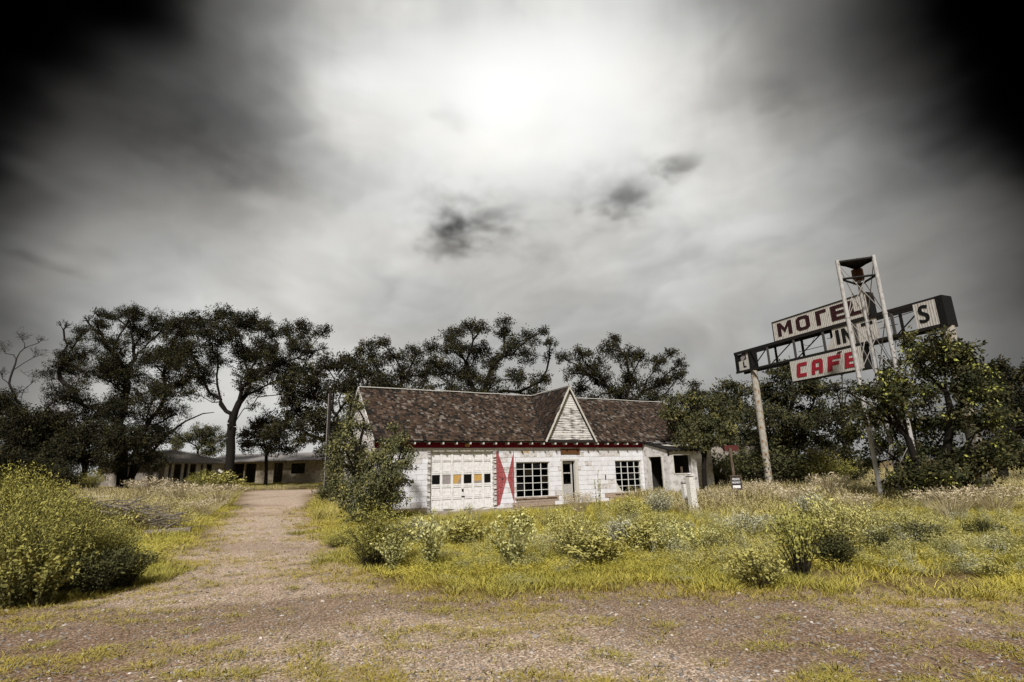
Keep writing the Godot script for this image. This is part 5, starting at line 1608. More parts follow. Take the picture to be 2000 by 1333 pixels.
# ---------------------------------------------------------------- scene
func _ready() -> void:
	var cam := Camera3D.new()
	cam.name = "camera"
	add_child(cam)
	cam.transform = Transform3D(Basis(Vector3.RIGHT, deg_to_rad(13.99)) * Basis(Vector3.BACK, deg_to_rad(-1.22)), Vector3(0, 1.7, 0))
	cam.fov = 67.53
	cam.near = 0.05
	cam.far = 4000.0
	cam.current = true
	var we := WorldEnvironment.new()
	we.name = "surroundings"
	var env := Environment.new()
	var sky := Sky.new()
	var pano := PanoramaSkyMaterial.new()
	pano.panorama = ImageTexture.create_from_image(sky_image())
	sky.sky_material = pano
	env.background_mode = Environment.BG_SKY
	env.sky = sky
	env.tonemap_mode = Environment.TONE_MAPPER_LINEAR
	env.tonemap_exposure = 1.0
	env.sdfgi_enabled = true; env.ssao_enabled = true; env.ssil_enabled = true
	we.environment = env
	add_child(we)
	var sun := DirectionalLight3D.new()
	sun.name = "sun"
	add_child(sun)
	sun.light_energy = 1.55
	sun.light_color = Color(1.0, 0.98, 0.955)
	sun.light_angular_distance = 5.0
	sun.shadow_enabled = true
	sun.look_at_from_position(Vector3(-0.12, 0.68, 0.72) * 50.0, Vector3.ZERO)
	noise_a.frequency = 0.22; noise_a.fractal_octaves = 4; noise_a.seed = 2
	noise_b.frequency = 0.9; noise_b.fractal_octaves = 3; noise_b.seed = 6
	materials()
	leaf_sprays()
	ground()
	garage_building()
	motel_blocks()
	motel_sign()
	lattice_tower()
	grow("bare_tree", "bare leafless tree beside the left end of the ruined motel", "trees round the abandoned motel", Vector3(-44.32, 0.43, -48.00), 0.15, Vector3(-0.67, 5.20, 0), [[-5.9, 13.4, -1, 1.06, 0], [-4.4, 14.6, -1, 1.06, 0], [-2.1, 12.6, -0.1, 1.06, 0], [0.9, 10.1, 0.7, 1.06, 0], [-3, 10.3, 1.5, 0.96, 0], [2, 8.7, 0.4, 0.96, 0], [0.5, 7.5, 0.3, 1.06, 0], [-1.3, 8.4, 1.5, 1.06, 0], [-0.2, 9.8, 1.5, 1.16, 0], [-3.4, 14.5, -1.7, 0.72, 0]], {"bark": 1})
	grow("elm_tree", "low dark bushy tree growing under the bare leafless tree", "trees round the abandoned motel", Vector3(-43.29, 0.40, -46.00), 0.20, Vector3(-0.15, 3.29, 0), [[-3.2, 7.5, -0.5, 1.61], [-0.1, 5.9, 0.9, 1.61], [1.4, 5.7, 0.2, 1.61], [-3.2, 4.8, -1.6, 1.61], [-0.7, 4, -1.4, 1.61], [1.6, 4.2, -1.2, 1.38], [-1.5, 2.9, 0.4, 1.38], [2.2, 2.8, 0, 1.29], [-0.6, 2.6, -0.6, 1.38], [5, 3.1, 1.5, 1.15]], {"full": 1.2})
	grow("elm_tree", "tall dark spreading tree with several stems, left of the drive", "trees round the abandoned motel", Vector3(-36.78, 0.46, -50.00), 0.36, Vector3(-0.37, 5.12, 0), [[-2.8, 17.1, -0.3, 1.2], [-0.7, 17.1, 1.2, 0.7], [-6.6, 17.7, -2.1, 1.1], [-3.6, 15.6, 2.4, 0.7], [-7.8, 15.8, -1, 0.9], [-8.8, 13.3, -2, 1.5], [-2.9, 13.5, 1.5, 1.5], [-2.5, 15.5, -2.1, 1.5], [-0.2, 16.8, -2, 1.4], [4.5, 14.6, 2.6, 1.2], [-9.6, 11.8, -1.1, 1.4], [-2.4, 10.5, 2.7, 1.91], [-1.6, 11.2, -0, 2.01], [1.3, 11.8, 0.3, 1.81], [3.8, 12.8, 1.6, 1.5], [-6.4, 8.6, 0.9, 1.71], [-5.8, 7.1, -1.7, 1.91], [-0.8, 7.5, 1, 1.91], [2.7, 8.3, 1.9, 1.71], [2.3, 9.7, -1.1, 1.4], [1.5, 5.6, 0.3, 1.6], [-10.4, 16.3, -1.6, 0.9, 0], [-5.4, 16.2, 1.4, 0.6, 0], [4, 5, 1, 1, 0.3], [2.8, 7.2, -1.6, 1.2, 0.6]], {"stems": 4, "leaf": 0.8})
	grow("elm_tree", "dark low tree with drooping crown before the left motel wall", "trees round the abandoned motel", Vector3(-38.48, 0.41, -47.00), 0.22, Vector3(-0.41, 3.65, 0), [[-4.2, 6, -0, 1.6], [-1.9, 5.1, -0, 1.7], [1.7, 4.4, 1.4, 1.7], [4.8, 3.9, 2.6, 1.6], [2.8, 3.7, -2.3, 1.41], [-1, 3.6, 2.2, 1.51], [-2.1, 3, -1.9, 1.32], [2.7, 2.5, 0.7, 1.13], [4.1, 4.4, -2.4, 1.23], [6, 2.4, 0.5, 1.13], [-6.9, 4.3, -2.4, 1.41]], {"full": 1.25})
	grow("elm_tree", "big spreading tree with a forked trunk beside the drive", "trees round the abandoned motel", Vector3(-23.90, 0.36, -44.00), 0.36, Vector3(-0.23, 4.36, 0), [[-6.1, 14.3, -0.3, 1.15], [-3.5, 14.2, 1.4, 1.15], [-3.3, 15.3, -1.3, 1.15], [-1.2, 14.4, -0.9, 1.24], [0.6, 14.9, -1, 1.06], [2, 13.7, 0.2, 0.88], [-1.9, 12.6, 1.5, 1.32], [-1, 11.9, -0.8, 1.32], [-3.3, 11.3, 2.1, 1.32], [1.1, 12.2, -1, 1.15], [3.2, 13.5, -0.7, 1.06], [5.6, 13.5, 0.7, 0.97], [6.4, 13.9, -1.6, 0.71], [5.7, 11.7, 1.7, 1.06], [3.6, 10.4, 0.6, 1.32], [4.1, 9.9, -1.6, 1.15], [2, 9.3, 0.6, 1.06], [-4.5, 10, -1.2, 1.15], [-5.6, 10.8, -0.6, 1.24], [-8.2, 12.4, -2.4, 0.97], [-4, 11.9, -2.7, 0.88], [-3.8, 9.5, -1.2, 0.79], [-0.3, 9.5, -1.7, 0.88], [3.7, 11.2, 1.9, 0.79], [1, 8.5, -1.1, 0.71], [5, 12, -1.9, 0.79], [6.9, 11.7, 0.5, 0.71, 0], [5.7, 11, -0.3, 0.71, 0], [0.3, 8.1, 0.1, 0.53, 0], [-0, 11.8, -2.5, 0.97], [-1.2, 13.4, 1, 0.97], [-3.7, 8.1, 0.5, 0.79, 0.5], [5.5, 7.6, 2.7, 0.97, 0.6]], {"leaf": 0.8})
	grow("elm_tree", "dense dark tree behind the telephone pole", "trees round the abandoned motel", Vector3(-13.97, 0.31, -41.00), 0.30, Vector3(-0.20, 4.23, 0), [[-4.2, 7.9, 0.4, 1.15], [-3.1, 9.1, -0.7, 1.23], [-2, 10.1, -2.2, 1.23], [-0.2, 10.4, -2.1, 1.07], [2.3, 8.8, 0.9, 0.9], [-2.8, 7.7, -2.5, 1.4], [0.7, 7.5, 1.6, 1.4], [-4.3, 6.5, -1.6, 1.15], [2, 6.6, 1.7, 1.15], [-4.1, 4.9, 0.5, 0.99], [-0.6, 4.7, 2.2, 1.32], [-0.2, 4.6, -1.8, 1.15], [-6.1, 4.5, -1.7, 0.82], [2.7, 4.8, 1.8, 0.9], [-2.9, 3.7, -0.1, 0.82], [0.1, 2.6, 1.2, 0.99], [2.9, 7.8, 0, 0.74]], {"full": 1.15})
	grow("elm_tree", "small dark tree between the two forked trunks before the motel", "trees round the abandoned motel", Vector3(-24.55, 0.49, -52.00), 0.16, Vector3(-0.24, 3.44, 0), [[-1.5, 5.5, -0.1, 1.15], [0.2, 6.1, 1, 1.15], [0.5, 4.7, -0.9, 1.04], [-1.3, 4, 0.6, 0.94], [0.1, 3.4, 0.1, 0.94], [2.3, 3.4, 1.1, 0.73], [-1.8, 4.7, 1.2, 0.73]])
	grow("elm_tree", "small pale olive tree growing behind the motel roof corner", "trees round the abandoned motel", Vector3(-43.47, 0.73, -72.00), 0.16, Vector3(-0.44, 4.27, 0), [[-1.7, 5.5, 1.1, 1.3], [-0.4, 6.3, 0.6, 1.44], [0.1, 6.6, -1.6, 1.3], [1.8, 5.6, -1.4, 1.16], [-3.4, 5.2, 0.1, 1.01], [0.7, 4.8, 0.2, 1.16], [1.7, 3.9, -0.6, 1.01]], {"shade": 2.2})
	grow("elm_tree", "scraggy tree behind the left slope of the garage roof", "trees behind the white garage", Vector3(-8.88, 0.26, -38.00), 0.26, Vector3(-0.13, 4.73, 0), [[-3.1, 10.6, -1.2, 0.53], [-2, 10.7, 0.6, 0.46], [-1.5, 11.2, -1, 0.69], [-1.6, 9.4, 0.3, 0.91], [-0.1, 9.8, -0.3, 0.91], [1.4, 10.2, -0.8, 0.76], [2.6, 10.5, -0, 0.61], [0.6, 8.4, -0.7, 0.99], [2, 8.6, -0.7, 0.99], [-0.7, 7.5, 1.7, 0.91], [-2.3, 8.6, 1.6, 0.69], [3.2, 9, 1.2, 0.76], [0.2, 6.9, 1, 0.99], [2.1, 6.6, 1, 0.99], [-1.5, 6.6, 1.5, 0.84], [-2.2, 5.8, 1, 0.84]], {"leaf": 0.8})
	grow("elm_tree", "tallest twisted tree behind the middle of the garage roof", "trees behind the white garage", Vector3(-2.93, 0.30, -40.00), 0.36, Vector3(0.22, 5.92, 0), [[-2.4, 11.8, -0.5, 0.72], [-1.8, 12.7, -1.9, 0.64], [-0.6, 12.4, 0.7, 0.64], [0.5, 12.2, 0.7, 0.72], [-1.6, 10.4, 0.4, 1.04], [-0, 10.6, -0.9, 1.04], [2.2, 13.3, -1.4, 0.64], [2.3, 12.4, -2.2, 0.72], [2.9, 10.6, 0.6, 0.88], [1.6, 9.9, -1, 0.88], [4.4, 11.4, 0.8, 0.72], [5.5, 12.5, -1.6, 0.48], [5.9, 10.7, 1.3, 0.48], [4.2, 10.4, -1.8, 0.8], [5.9, 9.9, -0, 0.48, 0.4], [-2.6, 9, -1.1, 1.04], [-0.5, 8.4, -0.2, 1.12], [3.1, 8.1, 0.9, 0.88], [5.1, 8, 0, 0.8], [1.1, 7.6, 2.2, 0.8], [-2.1, 6.9, 2.3, 1.04], [0, 6.7, -0.1, 1.04], [4.4, 6.8, 0.1, 0.88]], {"leaf": 0.8})
	grow("elm_tree", "leaning tree right of the pointed dormer, branch reaching right", "trees behind the white garage", Vector3(7.91, 0.28, -39.00), 0.30, Vector3(0.36, 5.59, 0), [[-3.6, 10, -1.8, 0.63], [-2.9, 9.4, 2.6, 0.7], [-3, 8.5, -0.3, 0.86], [-1.4, 8.9, 0.1, 0.86], [-0.2, 10.5, -0.5, 0.78], [0.4, 11.3, -1.2, 0.55], [1, 9.6, -0.1, 0.94], [2.2, 9.6, -0.3, 0.7], [-0.9, 7.6, 0, 1.02], [1.7, 7.8, -0.6, 1.02], [2.9, 8.9, 1.4, 0.63], [4.6, 9.9, -0.3, 0.47], [5.4, 9.2, -0.9, 0.47], [4.3, 7.6, 1.7, 0.55], [6.2, 8.8, -2.6, 0.31], [3.8, 7.5, -1.3, 0.94], [-2.6, 7.5, -2.5, 0.78], [-0, 6.4, 1.1, 0.94], [2.5, 6.1, 0.3, 0.94], [-2.3, 6.1, 1.3, 0.78]], {"leaf": 0.8})
	grow("cypress_tree", "small upright conifer top seen over the right end of the roof", "trees behind the white garage", Vector3(16.47, 0.43, -48.00), 0.14, Vector3(0.39, 3.90, 0), [[0.6, 8.5, 0.3, 0.39], [0.4, 7.8, 0.3, 0.48], [0.3, 7, 0.2, 0.58], [1.5, 7.6, -0.2, 0.39], [1.3, 6.8, 0.2, 0.48], [0.7, 6, -0.1, 0.77], [0.5, 4.8, 0.2, 0.87]], {"full": 1.5})
	grow("elm_tree", "dark rounded tree between the garage and the left sign pole", "trees behind the motel sign", Vector3(15.20, 0.25, -37.00), 0.20, Vector3(0.26, 2.71, 0), [[0.1, 6.8, 0.7, 0.59], [-0.6, 5.9, 0.5, 0.74], [1.5, 6.3, -0.3, 0.82], [0.4, 5.1, -0, 1.04], [1.7, 4.9, -0.1, 0.96], [-0.7, 4.2, 0.1, 0.89], [0.6, 3.4, 0.4, 1.11], [1.9, 2.9, 0, 0.96], [-0.2, 2.4, -0.7, 0.96], [0.6, 1.6, 0.5, 0.96]], {"full": 1.2, "shade": 1.7})
	grow("elm_tree", "broad dark tree behind the red CAFE panel", "trees behind the motel sign", Vector3(17.74, 0.20, -34.00), 0.26, Vector3(0.25, 2.25, 0), [[-0.7, 6.2, -0.6, 0.82], [-0.2, 7, 0.7, 0.61], [0.1, 7.5, 0.8, 0.55], [1.2, 7.3, 0.5, 0.68], [0.8, 6.1, 1.1, 1.02], [0.3, 5.6, -1.2, 1.02], [2.7, 7.4, 0.4, 0.68], [1.9, 5.9, 0.9, 1.02], [-2.2, 4.3, 1.3, 1.02], [-0.1, 4, 1.2, 1.23], [2, 4.3, 0.8, 1.02], [-1.3, 2.9, 0.2, 1.09], [0.9, 2.4, -0.3, 1.09], [3.2, 2.7, -1.3, 0.95], [0.1, 1.3, -1, 0.89], [-2, 1.6, 0.7, 0.82]], {"full": 1.2, "shade": 1.6})
	grow("elm_tree", "thin bare-topped tree behind the right part of the CAFE panel", "trees behind the motel sign", Vector3(19.16, 0.15, -31.00), 0.14, Vector3(0.41, 2.17, 0), [[1.1, 6.6, -0.1, 0.56, 0], [1.7, 5.9, -0.5, 0.56, 0], [0.3, 5.5, 0.4, 0.56, 0.15], [1.1, 4.6, -0.4, 0.62, 0.3], [-0, 3.7, 0.1, 0.75], [1.1, 3.1, -0.3, 0.75], [-0.1, 1.9, 0.2, 0.75], [1.5, 4.6, -0.1, 0.56, 0.1], [-0.9, 1.6, -0, 0.62]], {"bark": 1})
	grow("garden_tree", "sapling with yellow-green leaves over the right end of the roof", "trees behind the white garage", Vector3(9.48, 0.07, -26.50), 0.12, Vector3(0.08, 1.80, 0), [[-1.5, 4.5, 0.8, 0.37], [-0.6, 4.9, -0.5, 0.37], [0.1, 4.8, -0.7, 0.48], [0.7, 4.6, 0, 0.48], [1.2, 4.3, 0.2, 0.48], [2.2, 3.9, -0.9, 0.37], [-1.1, 4, 0.3, 0.53], [-0.1, 3.8, -0.8, 0.58], [0.5, 3.6, 0.2, 0.64], [1.2, 3.3, 0.3, 0.48], [-1.4, 3.3, 0.3, 0.37], [-0.9, 2.9, 0.9, 0.48], [0.4, 2.8, 0.5, 0.53], [1.3, 2.9, 0.5, 0.32], [-1.8, 4, 0.9, 0.32]], {"shade": 2.6, "full": 1.3, "leaf": 0.85})
	grow("mulberry_tree", "big leafy tree with bright leaf tips growing around the lattice tower", "trees behind the motel sign", Vector3(14.36, 0.00, -18.60), 0.17, Vector3(0.11, 1.66, 0), [[0.6, 5.9, -0.1, 0.34], [0.6, 5.5, 0.2, 0.41], [0.1, 5.6, 1.7, 0.37], [0.6, 5.3, 1.2, 0.41], [0.8, 5.3, -1.5, 0.37], [-1, 4.4, 1.3, 0.49], [0.4, 4.8, 0.5, 0.56], [1.4, 4.9, 0.6, 0.52, 1], [1.7, 4.8, 1, 0.41, 1], [1.5, 5.5, 1, 0.37, 1], [2.1, 4.4, 1, 0.41, 1], [0.1, 4.4, -1.6, 0.41, 1], [-1.4, 3.7, 1.5, 0.6], [2.3, 4.2, -1.5, 0.67], [1.3, 3.9, 1, 0.6, 1], [1.6, 3.8, 1.4, 0.49, 1], [-0.3, 3.7, -2.2, 0.37, 1], [0.3, 3.2, -2.2, 0.56, 1], [1.1, 2.9, -1.4, 0.71], [2.7, 3, -1.6, 0.71], [1.2, 2.9, 1.4, 0.6, 1], [3.3, 3.1, -0.1, 0.45], [-0.7, 2.8, -2.2, 0.41, 1], [0.3, 2.1, -2.2, 0.56, 1], [0.7, 1.8, -0.9, 0.63], [2, 1.8, -0.8, 0.63], [1.4, 1.9, 1.4, 0.56, 1], [2.7, 2.1, 0.6, 0.37], [-1, 1, 0.3, 0.41], [0.1, 0.8, 0.4, 0.41], [1.9, 0.8, -0.7, 0.37], [-0.6, 0.7, -1, 0.26], [-0.6, 0.7, 0.6, 0.34], [-0.6, 1.2, 0.2, 0.49], [-0.5, 1.2, 1.5, 0.49], [1.1, 1.4, 1, 0.45, 1], [-0.2, 1.6, -2.4, 0.3, 1], [-1.5, 4.2, -0, 0.3, 0.3], [-1.6, 4.1, 0.2, 0.28, 0.8], [-1.7, 3.2, 0.4, 0.34, 1], [-1, 3.4, 0.4, 0.37, 1], [-1.3, 4.2, -1.1, 0.26, 0.2], [-2.8, 3.3, 0.9, 0.26, 0.6]], {"shade": 1.5, "full": 1.15, "leaf": 0.75, "stems": 3, "tips": 1})
	grow("elm_tree", "dark tree at the far right behind the right sign pole", "trees behind the motel sign", Vector3(27.64, 0.13, -30.00), 0.24, Vector3(0.50, 2.55, 0), [[0.5, 6.6, 0.4, 0.6], [0.9, 6.4, -0.9, 0.54], [1.9, 6.1, 0, 0.72], [4, 6.4, -1, 0.72], [0.1, 5.3, 0.8, 0.78], [2.5, 4.6, -0.6, 0.9], [3.2, 5.1, 0.1, 0.9], [0.3, 3.9, 0.1, 0.78], [2.4, 2.9, -0.9, 1.02], [2.2, 3.3, 0.8, 0.9], [0.3, 1.7, -0, 0.84], [1.1, 1.4, 0.6, 0.9]], {"full": 1.2})
	grow("overgrown_shrub", "large ragged shrub swallowing the left corner of the garage", "trees behind the white garage", Vector3(-4.96, 0.00, -18.20), 0.16, Vector3(0.20, 1.03, 0), [[-0.7, 4.2, 0.3, 0.18], [-0.7, 3.9, -0.5, 0.26], [-0.8, 3.3, 0.2, 0.33], [-0.5, 3.2, -0.5, 0.26], [-0.8, 2.6, 0.8, 0.4], [-0.7, 2.4, -0.8, 0.44], [-1.5, 2, -0.8, 0.37], [-0.7, 1.6, -0.3, 0.51], [0.2, 2, 0.5, 0.47], [0.6, 2.6, -0.3, 0.37], [1.1, 2.8, 0.5, 0.22], [1.2, 2.3, 0.2, 0.29], [0.9, 1.8, 0.8, 0.44], [0.5, 1.3, 0.7, 0.55], [-0.2, 1, 0.6, 0.55], [-0.8, 1.1, 0.5, 0.4], [0.8, 1.2, -0.6, 0.37], [0.8, 0.7, 0.4, 0.4], [-0.2, 0.5, -0.6, 0.4], [1.4, 1.9, 0.8, 0.22], [-0.3, 0.5, 0.8, 0.33], [-1.1, 1.4, 0.7, 0.26, 0.5], [0.6, 3.2, -0.7, 0.18], [-1.8, 2.5, -0.5, 0.18, 0.5]], {"shade": 4.2, "full": 1.15, "leaf": 0.48, "stems": 3})
	grow("dark_shrub", "dark wall of shrubs under the bare tree at the left", "trees round the abandoned motel", Vector3(-39.62, 0.35, -43.00), 0.12, Vector3(-0.13, 2.17, 0), [[-1, 2.8, 1.6, 1.04], [-3.1, 1.8, -1.5, 1.04], [0.3, 2.2, 0.9, 1.04], [1.5, 1.7, 0.8, 0.95], [1.7, 2.1, -0.3, 0.95], [4, 1.5, 1, 0.86], [-3.8, 1.2, -1.6, 0.95], [-0.3, 1, 0.4, 0.95], [0.5, 0.9, -0.2, 0.86], [1.8, 0.9, -0.2, 0.78]], {"full": 1.3})
	yard_things()
	rng.seed = 77
	plant("K", "feathery_weed", "tall dark thicket weed at the left edge, highest of its clump", Vector3(-7.35, 0.00, -8.04), 1.61, 1.25)
	plant("K", "feathery_weed", "tall feathery weed second from the left edge, yellow on top", Vector3(-7.88, 0.00, -9.18), 1.62, 1.33)
	plant("K", "feathery_weed", "feathery green weed behind the tall thin stalk at left", Vector3(-7.84, -0.00, -9.80), 1.22, 1.11)
	plant("K", "feathery_weed", "feathery weed with yellow tips beside the brush pile", Vector3(-7.89, -0.00, -10.63), 1.03, 1.04)
	plant("K", "feathery_weed", "tall yellow topped weed behind the dark thicket at left", Vector3(-10.76, 0.00, -11.71), 2.12, 1.45)
	plant("K", "feathery_weed", "yellow topped weed at the back of the left thicket", Vector3(-12.72, 0.00, -14.73), 1.74, 1.67)
	plant("K", "feathery_weed", "loose yellow weed at the back of the left thicket, nearest the pale slab", Vector3(-12.16, 0.00, -15.15), 1.25, 1.49)
	plant("K", "feathery_weed", "yellow weed standing before the bare leafless tree", Vector3(-16.80, 0.00, -17.72), 2.39, 2.20)
	plant("Q", "leafy_weed", "broad pale leafed plant at the left edge of the gravel", Vector3(-6.85, 0.00, -7.56), 0.96, 0.86)
	plant("Q", "leafy_weed", "pale leafed plant second along the gravel at left", Vector3(-6.63, 0.00, -7.70), 0.85, 0.80)
	plant("Q", "leafy_weed", "pale leafed plant with bright tips beside the thin stalk", Vector3(-6.73, 0.00, -8.20), 0.82, 0.76)
	plant("D", "dark_bush", "low dark green bush at the gravel edge, left one of two", Vector3(-6.35, 0.00, -8.33), 0.70, 0.77)
	plant("D", "dark_bush", "low dark green bush at the gravel edge, right one of two", Vector3(-6.24, 0.00, -8.72), 0.72, 0.72)
	plant("L", "leafy_bush", "small leafy bush growing against the brush pile", Vector3(-11.32, 0.00, -15.56), 0.98, 0.88)
	plant("L", "leafy_bush", "flat dark green weed on the gravel below the brush pile", Vector3(-7.26, 0.00, -10.72), 0.32, 0.55)
	plant("S", "stalk_weed", "thin tall stalk with leaf whorls standing out of the dark thicket", Vector3(-7.91, 0.00, -9.18), 1.40, 0.38)
	plant("K", "feathery_weed", "big rounded feathery bush with dark base beside the drive", Vector3(-2.59, 0.00, -10.13), 1.20, 1.57)
	plant("P", "leafy_weed", "bright pale leafed plant in front of the rounded dark bush", Vector3(-2.17, 0.00, -9.65), 0.73, 0.72)
	plant("P", "leafy_weed", "taller pale leafed plant right of the rounded dark bush", Vector3(-1.55, 0.00, -9.72), 1.02, 0.78)
	plant("L", "leafy_bush", "spreading yellow leafy weed in front of the garage door", Vector3(-1.23, 0.00, -12.04), 0.76, 1.12)
	plant("G", "grey_bush", "grey feathery bush behind the rounded dark bush", Vector3(-2.56, 0.00, -13.02), 0.66, 1.35)
	plant("K", "feathery_weed", "low green tuft bush at the right edge of the drive", Vector3(-4.19, 0.00, -12.76), 0.32, 0.79)
	plant("P", "leafy_weed", "large pale leafed plant in front of the red hourglass", Vector3(-0.04, 0.00, -9.55), 1.01, 0.94)
	plant("L", "leafy_bush", "dark stemmed bush standing on the concrete apron", Vector3(0.06, 0.00, -14.55), 0.74, 0.87)
	plant("Y", "yellow_bush", "small bright yellow green bush on the concrete apron", Vector3(0.93, 0.00, -15.10), 0.67, 0.81)
	plant("Y", "yellow_bush", "yellow bushy weed in the middle of the weed patch before the door", Vector3(1.09, 0.00, -10.11), 1.01, 1.15)
	plant("L", "leafy_bush", "low leafy yellow weed spreading at the grass edge below the door", Vector3(1.47, 0.00, -9.57), 0.63, 1.09)
	plant("G", "grey_bush", "silvery grey bush among the yellow weeds below the second window", Vector3(2.24, 0.00, -11.55), 0.71, 0.91)
	plant("L", "leafy_bush", "mixed olive weed with dark gaps below the second window", Vector3(2.46, 0.00, -10.68), 0.70, 0.99)
	plant("P", "leafy_weed", "pale leafed plant below the paired white posts", Vector3(2.98, 0.00, -10.21), 0.77, 0.70)
	plant("P", "leafy_weed", "pale leafed plant right of the paired white posts", Vector3(3.55, 0.00, -10.48), 0.68, 0.67)
	plant("Y", "yellow_bush", "yellow weed in front of the shed door", Vector3(3.55, 0.00, -13.35), 0.70, 1.10)
	plant("Y", "yellow_bush", "yellow weed clump against the wall under the second window", Vector3(3.48, 0.00, -16.49), 0.87, 1.36)
	plant("S", "stalk_weed", "tall narrow yellow spike weed against the wall beside the door", Vector3(2.67, 0.00, -17.29), 1.68, 0.39)
	plant("G", "grey_bush", "pale grey feathery bush against the shed wall", Vector3(4.92, 0.00, -18.18), 1.00, 0.98)
	plant("Y", "yellow_bush", "yellow green weed below the private property sign", Vector3(4.09, 0.00, -10.90), 0.69, 0.86)
	plant("G", "grey_bush", "grey green bush right of the private property sign post", Vector3(5.12, 0.00, -12.20), 0.75, 0.96)
	plant("L", "leafy_bush", "low olive bush with black shade under it at the gravel edge", Vector3(3.37, 0.00, -7.82), 0.59, 0.74)
	plant("W", "twiggy_bush", "open twiggy bush with dark forked stems", Vector3(4.28, 0.00, -8.35), 1.14, 0.86)
	plant("Y", "yellow_bush", "large bright yellow bush, brightest of the weed patch", Vector3(5.60, 0.00, -9.57), 1.33, 1.23)
	plant("D", "dark_bush", "dark green bush beneath the bright yellow bush", Vector3(5.28, 0.00, -9.14), 0.60, 0.72)
	plant("D", "dark_bush", "dark rounded bush right of the bright yellow bush, left one", Vector3(6.75, 0.00, -10.07), 0.49, 0.67)
	plant("D", "dark_bush", "dark rounded bush behind the small spiky plant", Vector3(7.91, 0.00, -10.64), 0.58, 0.84)
	plant("S", "stalk_weed", "small pale spiky plant standing in the grass", Vector3(6.62, 0.00, -9.17), 0.60, 0.27)
	plant("Y", "yellow_bush", "yellow weed in front of the rusty plank ledge", Vector3(7.77, 0.00, -11.96), 0.83, 1.06)
	plant("Y", "yellow_bush", "yellow green weed in front of the leafy tree", Vector3(8.74, 0.00, -12.14), 0.72, 1.00)
	plant("G", "grey_bush", "pale silvery bush before the dark undergrowth", Vector3(8.53, 0.00, -15.46), 0.95, 1.05)
	plant("G", "grey_bush", "dull green grey weed between the sign post and the bright bush", Vector3(5.99, 0.00, -12.94), 0.60, 0.94)
	plant("Y", "yellow_bush", "orange tinged weed left of the bright yellow bush", Vector3(5.95, 0.00, -11.92), 0.70, 0.86)
	plant("D", "dark_bush", "flat dark weed in the grass near the right edge", Vector3(8.40, 0.00, -9.75), 0.27, 0.77)
	plant("D", "dark_bush", "dark weed beside tall bent grass near the right edge", Vector3(9.74, 0.00, -11.34), 0.50, 0.75)
	plant("L", "leafy_bush", "low dark weed in the mown grass near the right edge", Vector3(6.96, 0.00, -8.07), 0.26, 0.47)
	plant("Y", "yellow_bush", "low yellow weed behind the flat dark weeds at right", Vector3(9.15, 0.00, -11.59), 0.54, 0.96)
	plant("D", "dark_bush", "dark bush behind the shed under the red board", Vector3(11.41, 0.13, -30.17), 2.54, 2.81)
	plant("D", "dark_bush", "dark undergrowth bush left of the left sign pole", Vector3(13.66, 0.15, -31.32), 2.77, 2.59)
	plant("D", "dark_bush", "dark undergrowth bush right of the left sign pole", Vector3(14.75, 0.12, -29.05), 2.63, 3.30)
	plant("K", "feathery_weed", "green bush behind the dry grass right of the left sign pole", Vector3(16.93, 0.12, -29.20), 2.46, 3.32)
	plant("D", "dark_bush", "dull bush behind the peeling white tower leg", Vector3(19.34, 0.14, -30.78), 2.27, 2.54)
	plant("Y", "yellow_bush", "sunlit yellow bush behind the rusty plank ledge", Vector3(14.71, 0.04, -24.28), 1.15, 1.76)
	plant("L", "leafy_bush", "green weed bush at the foot of the big forked tree", Vector3(-23.29, 0.33, -41.87), 1.76, 3.03)
	plant("K", "feathery_weed", "bright green weed left of the big forked tree", Vector3(-25.07, 0.34, -42.47), 1.88, 2.63)
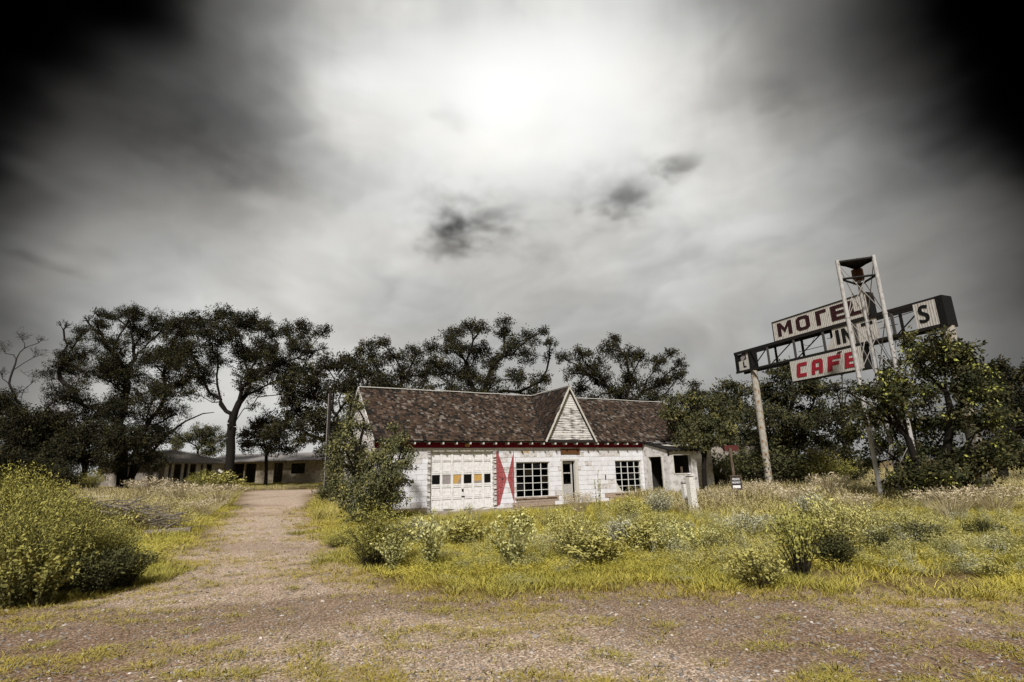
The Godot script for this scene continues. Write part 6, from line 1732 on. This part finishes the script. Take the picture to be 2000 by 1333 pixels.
	plant("K", "feathery_weed", "upright green weed before the grey motel wall", Vector3(-35.24, 0.36, -43.88), 2.13, 1.81)
	plant("D", "dark_bush", "dark shrub at the foot of the telephone pole", Vector3(-9.58, 0.09, -27.61), 1.16, 1.71)
	plant("G", "grey_bush", "pale grey weed in front of the overgrown shrub", Vector3(-5.26, 0.00, -18.27), 0.81, 1.13)
	plant("Y", "yellow_bush", "yellow weed at the garage corner", Vector3(-4.24, 0.00, -18.40), 0.66, 1.14)
	plant("T", "dry_grass_clump", "pale dry grass clump at the foot of the left sign pole", Vector3(9.89, 0.00, -21.46), 1.09, 1.46)
	plant("T", "dry_grass_clump", "pale dry grass clump before the silvery bush", Vector3(9.76, 0.00, -18.40), 1.01, 1.52)
	plant("T", "dry_grass_clump", "tall plumed dry grass before the sunlit yellow bush", Vector3(12.25, 0.00, -20.78), 1.36, 1.42)
	plant("T", "dry_grass_clump", "dry grass clump under the rusty plank ledge", Vector3(10.68, 0.00, -16.86), 0.78, 1.05)
	plant("T", "dry_grass_clump", "long bent dry grass right of the leafy tree trunk", Vector3(11.93, 0.00, -14.77), 1.03, 1.46)
	plant("T", "dry_grass_clump", "tall dry grass clump at the foot of the right sign pole", Vector3(14.25, 0.00, -16.04), 0.98, 1.59)
	plant("T", "dry_grass_clump", "pale dry grass clump leaning on the wall beside the front door", Vector3(2.23, 0.00, -18.80), 0.91, 0.93)
	plant("T", "dry_grass_clump", "dry pale grass clump behind the brush pile", Vector3(-17.84, 0.10, -28.08), 1.36, 2.32)
	plant("T", "dry_grass_clump", "dry pale grass clump at the left edge of the drive", Vector3(-14.98, 0.08, -26.84), 1.24, 2.22)
	plant("T", "dry_grass_clump", "dry pale grass clump beside the concrete block", Vector3(-24.31, 0.22, -35.23), 1.48, 2.55)
	plant("T", "dry_grass_clump", "dry grass clump right of the brush pile", Vector3(-12.74, 0.00, -21.79), 0.83, 1.58)
	plant("T", "dry_grass_clump", "reddish dry grass clump between the shed and the notice post", Vector3(7.44, -0.00, -19.62), 0.95, 1.34)
	grasses()
	pebbles()
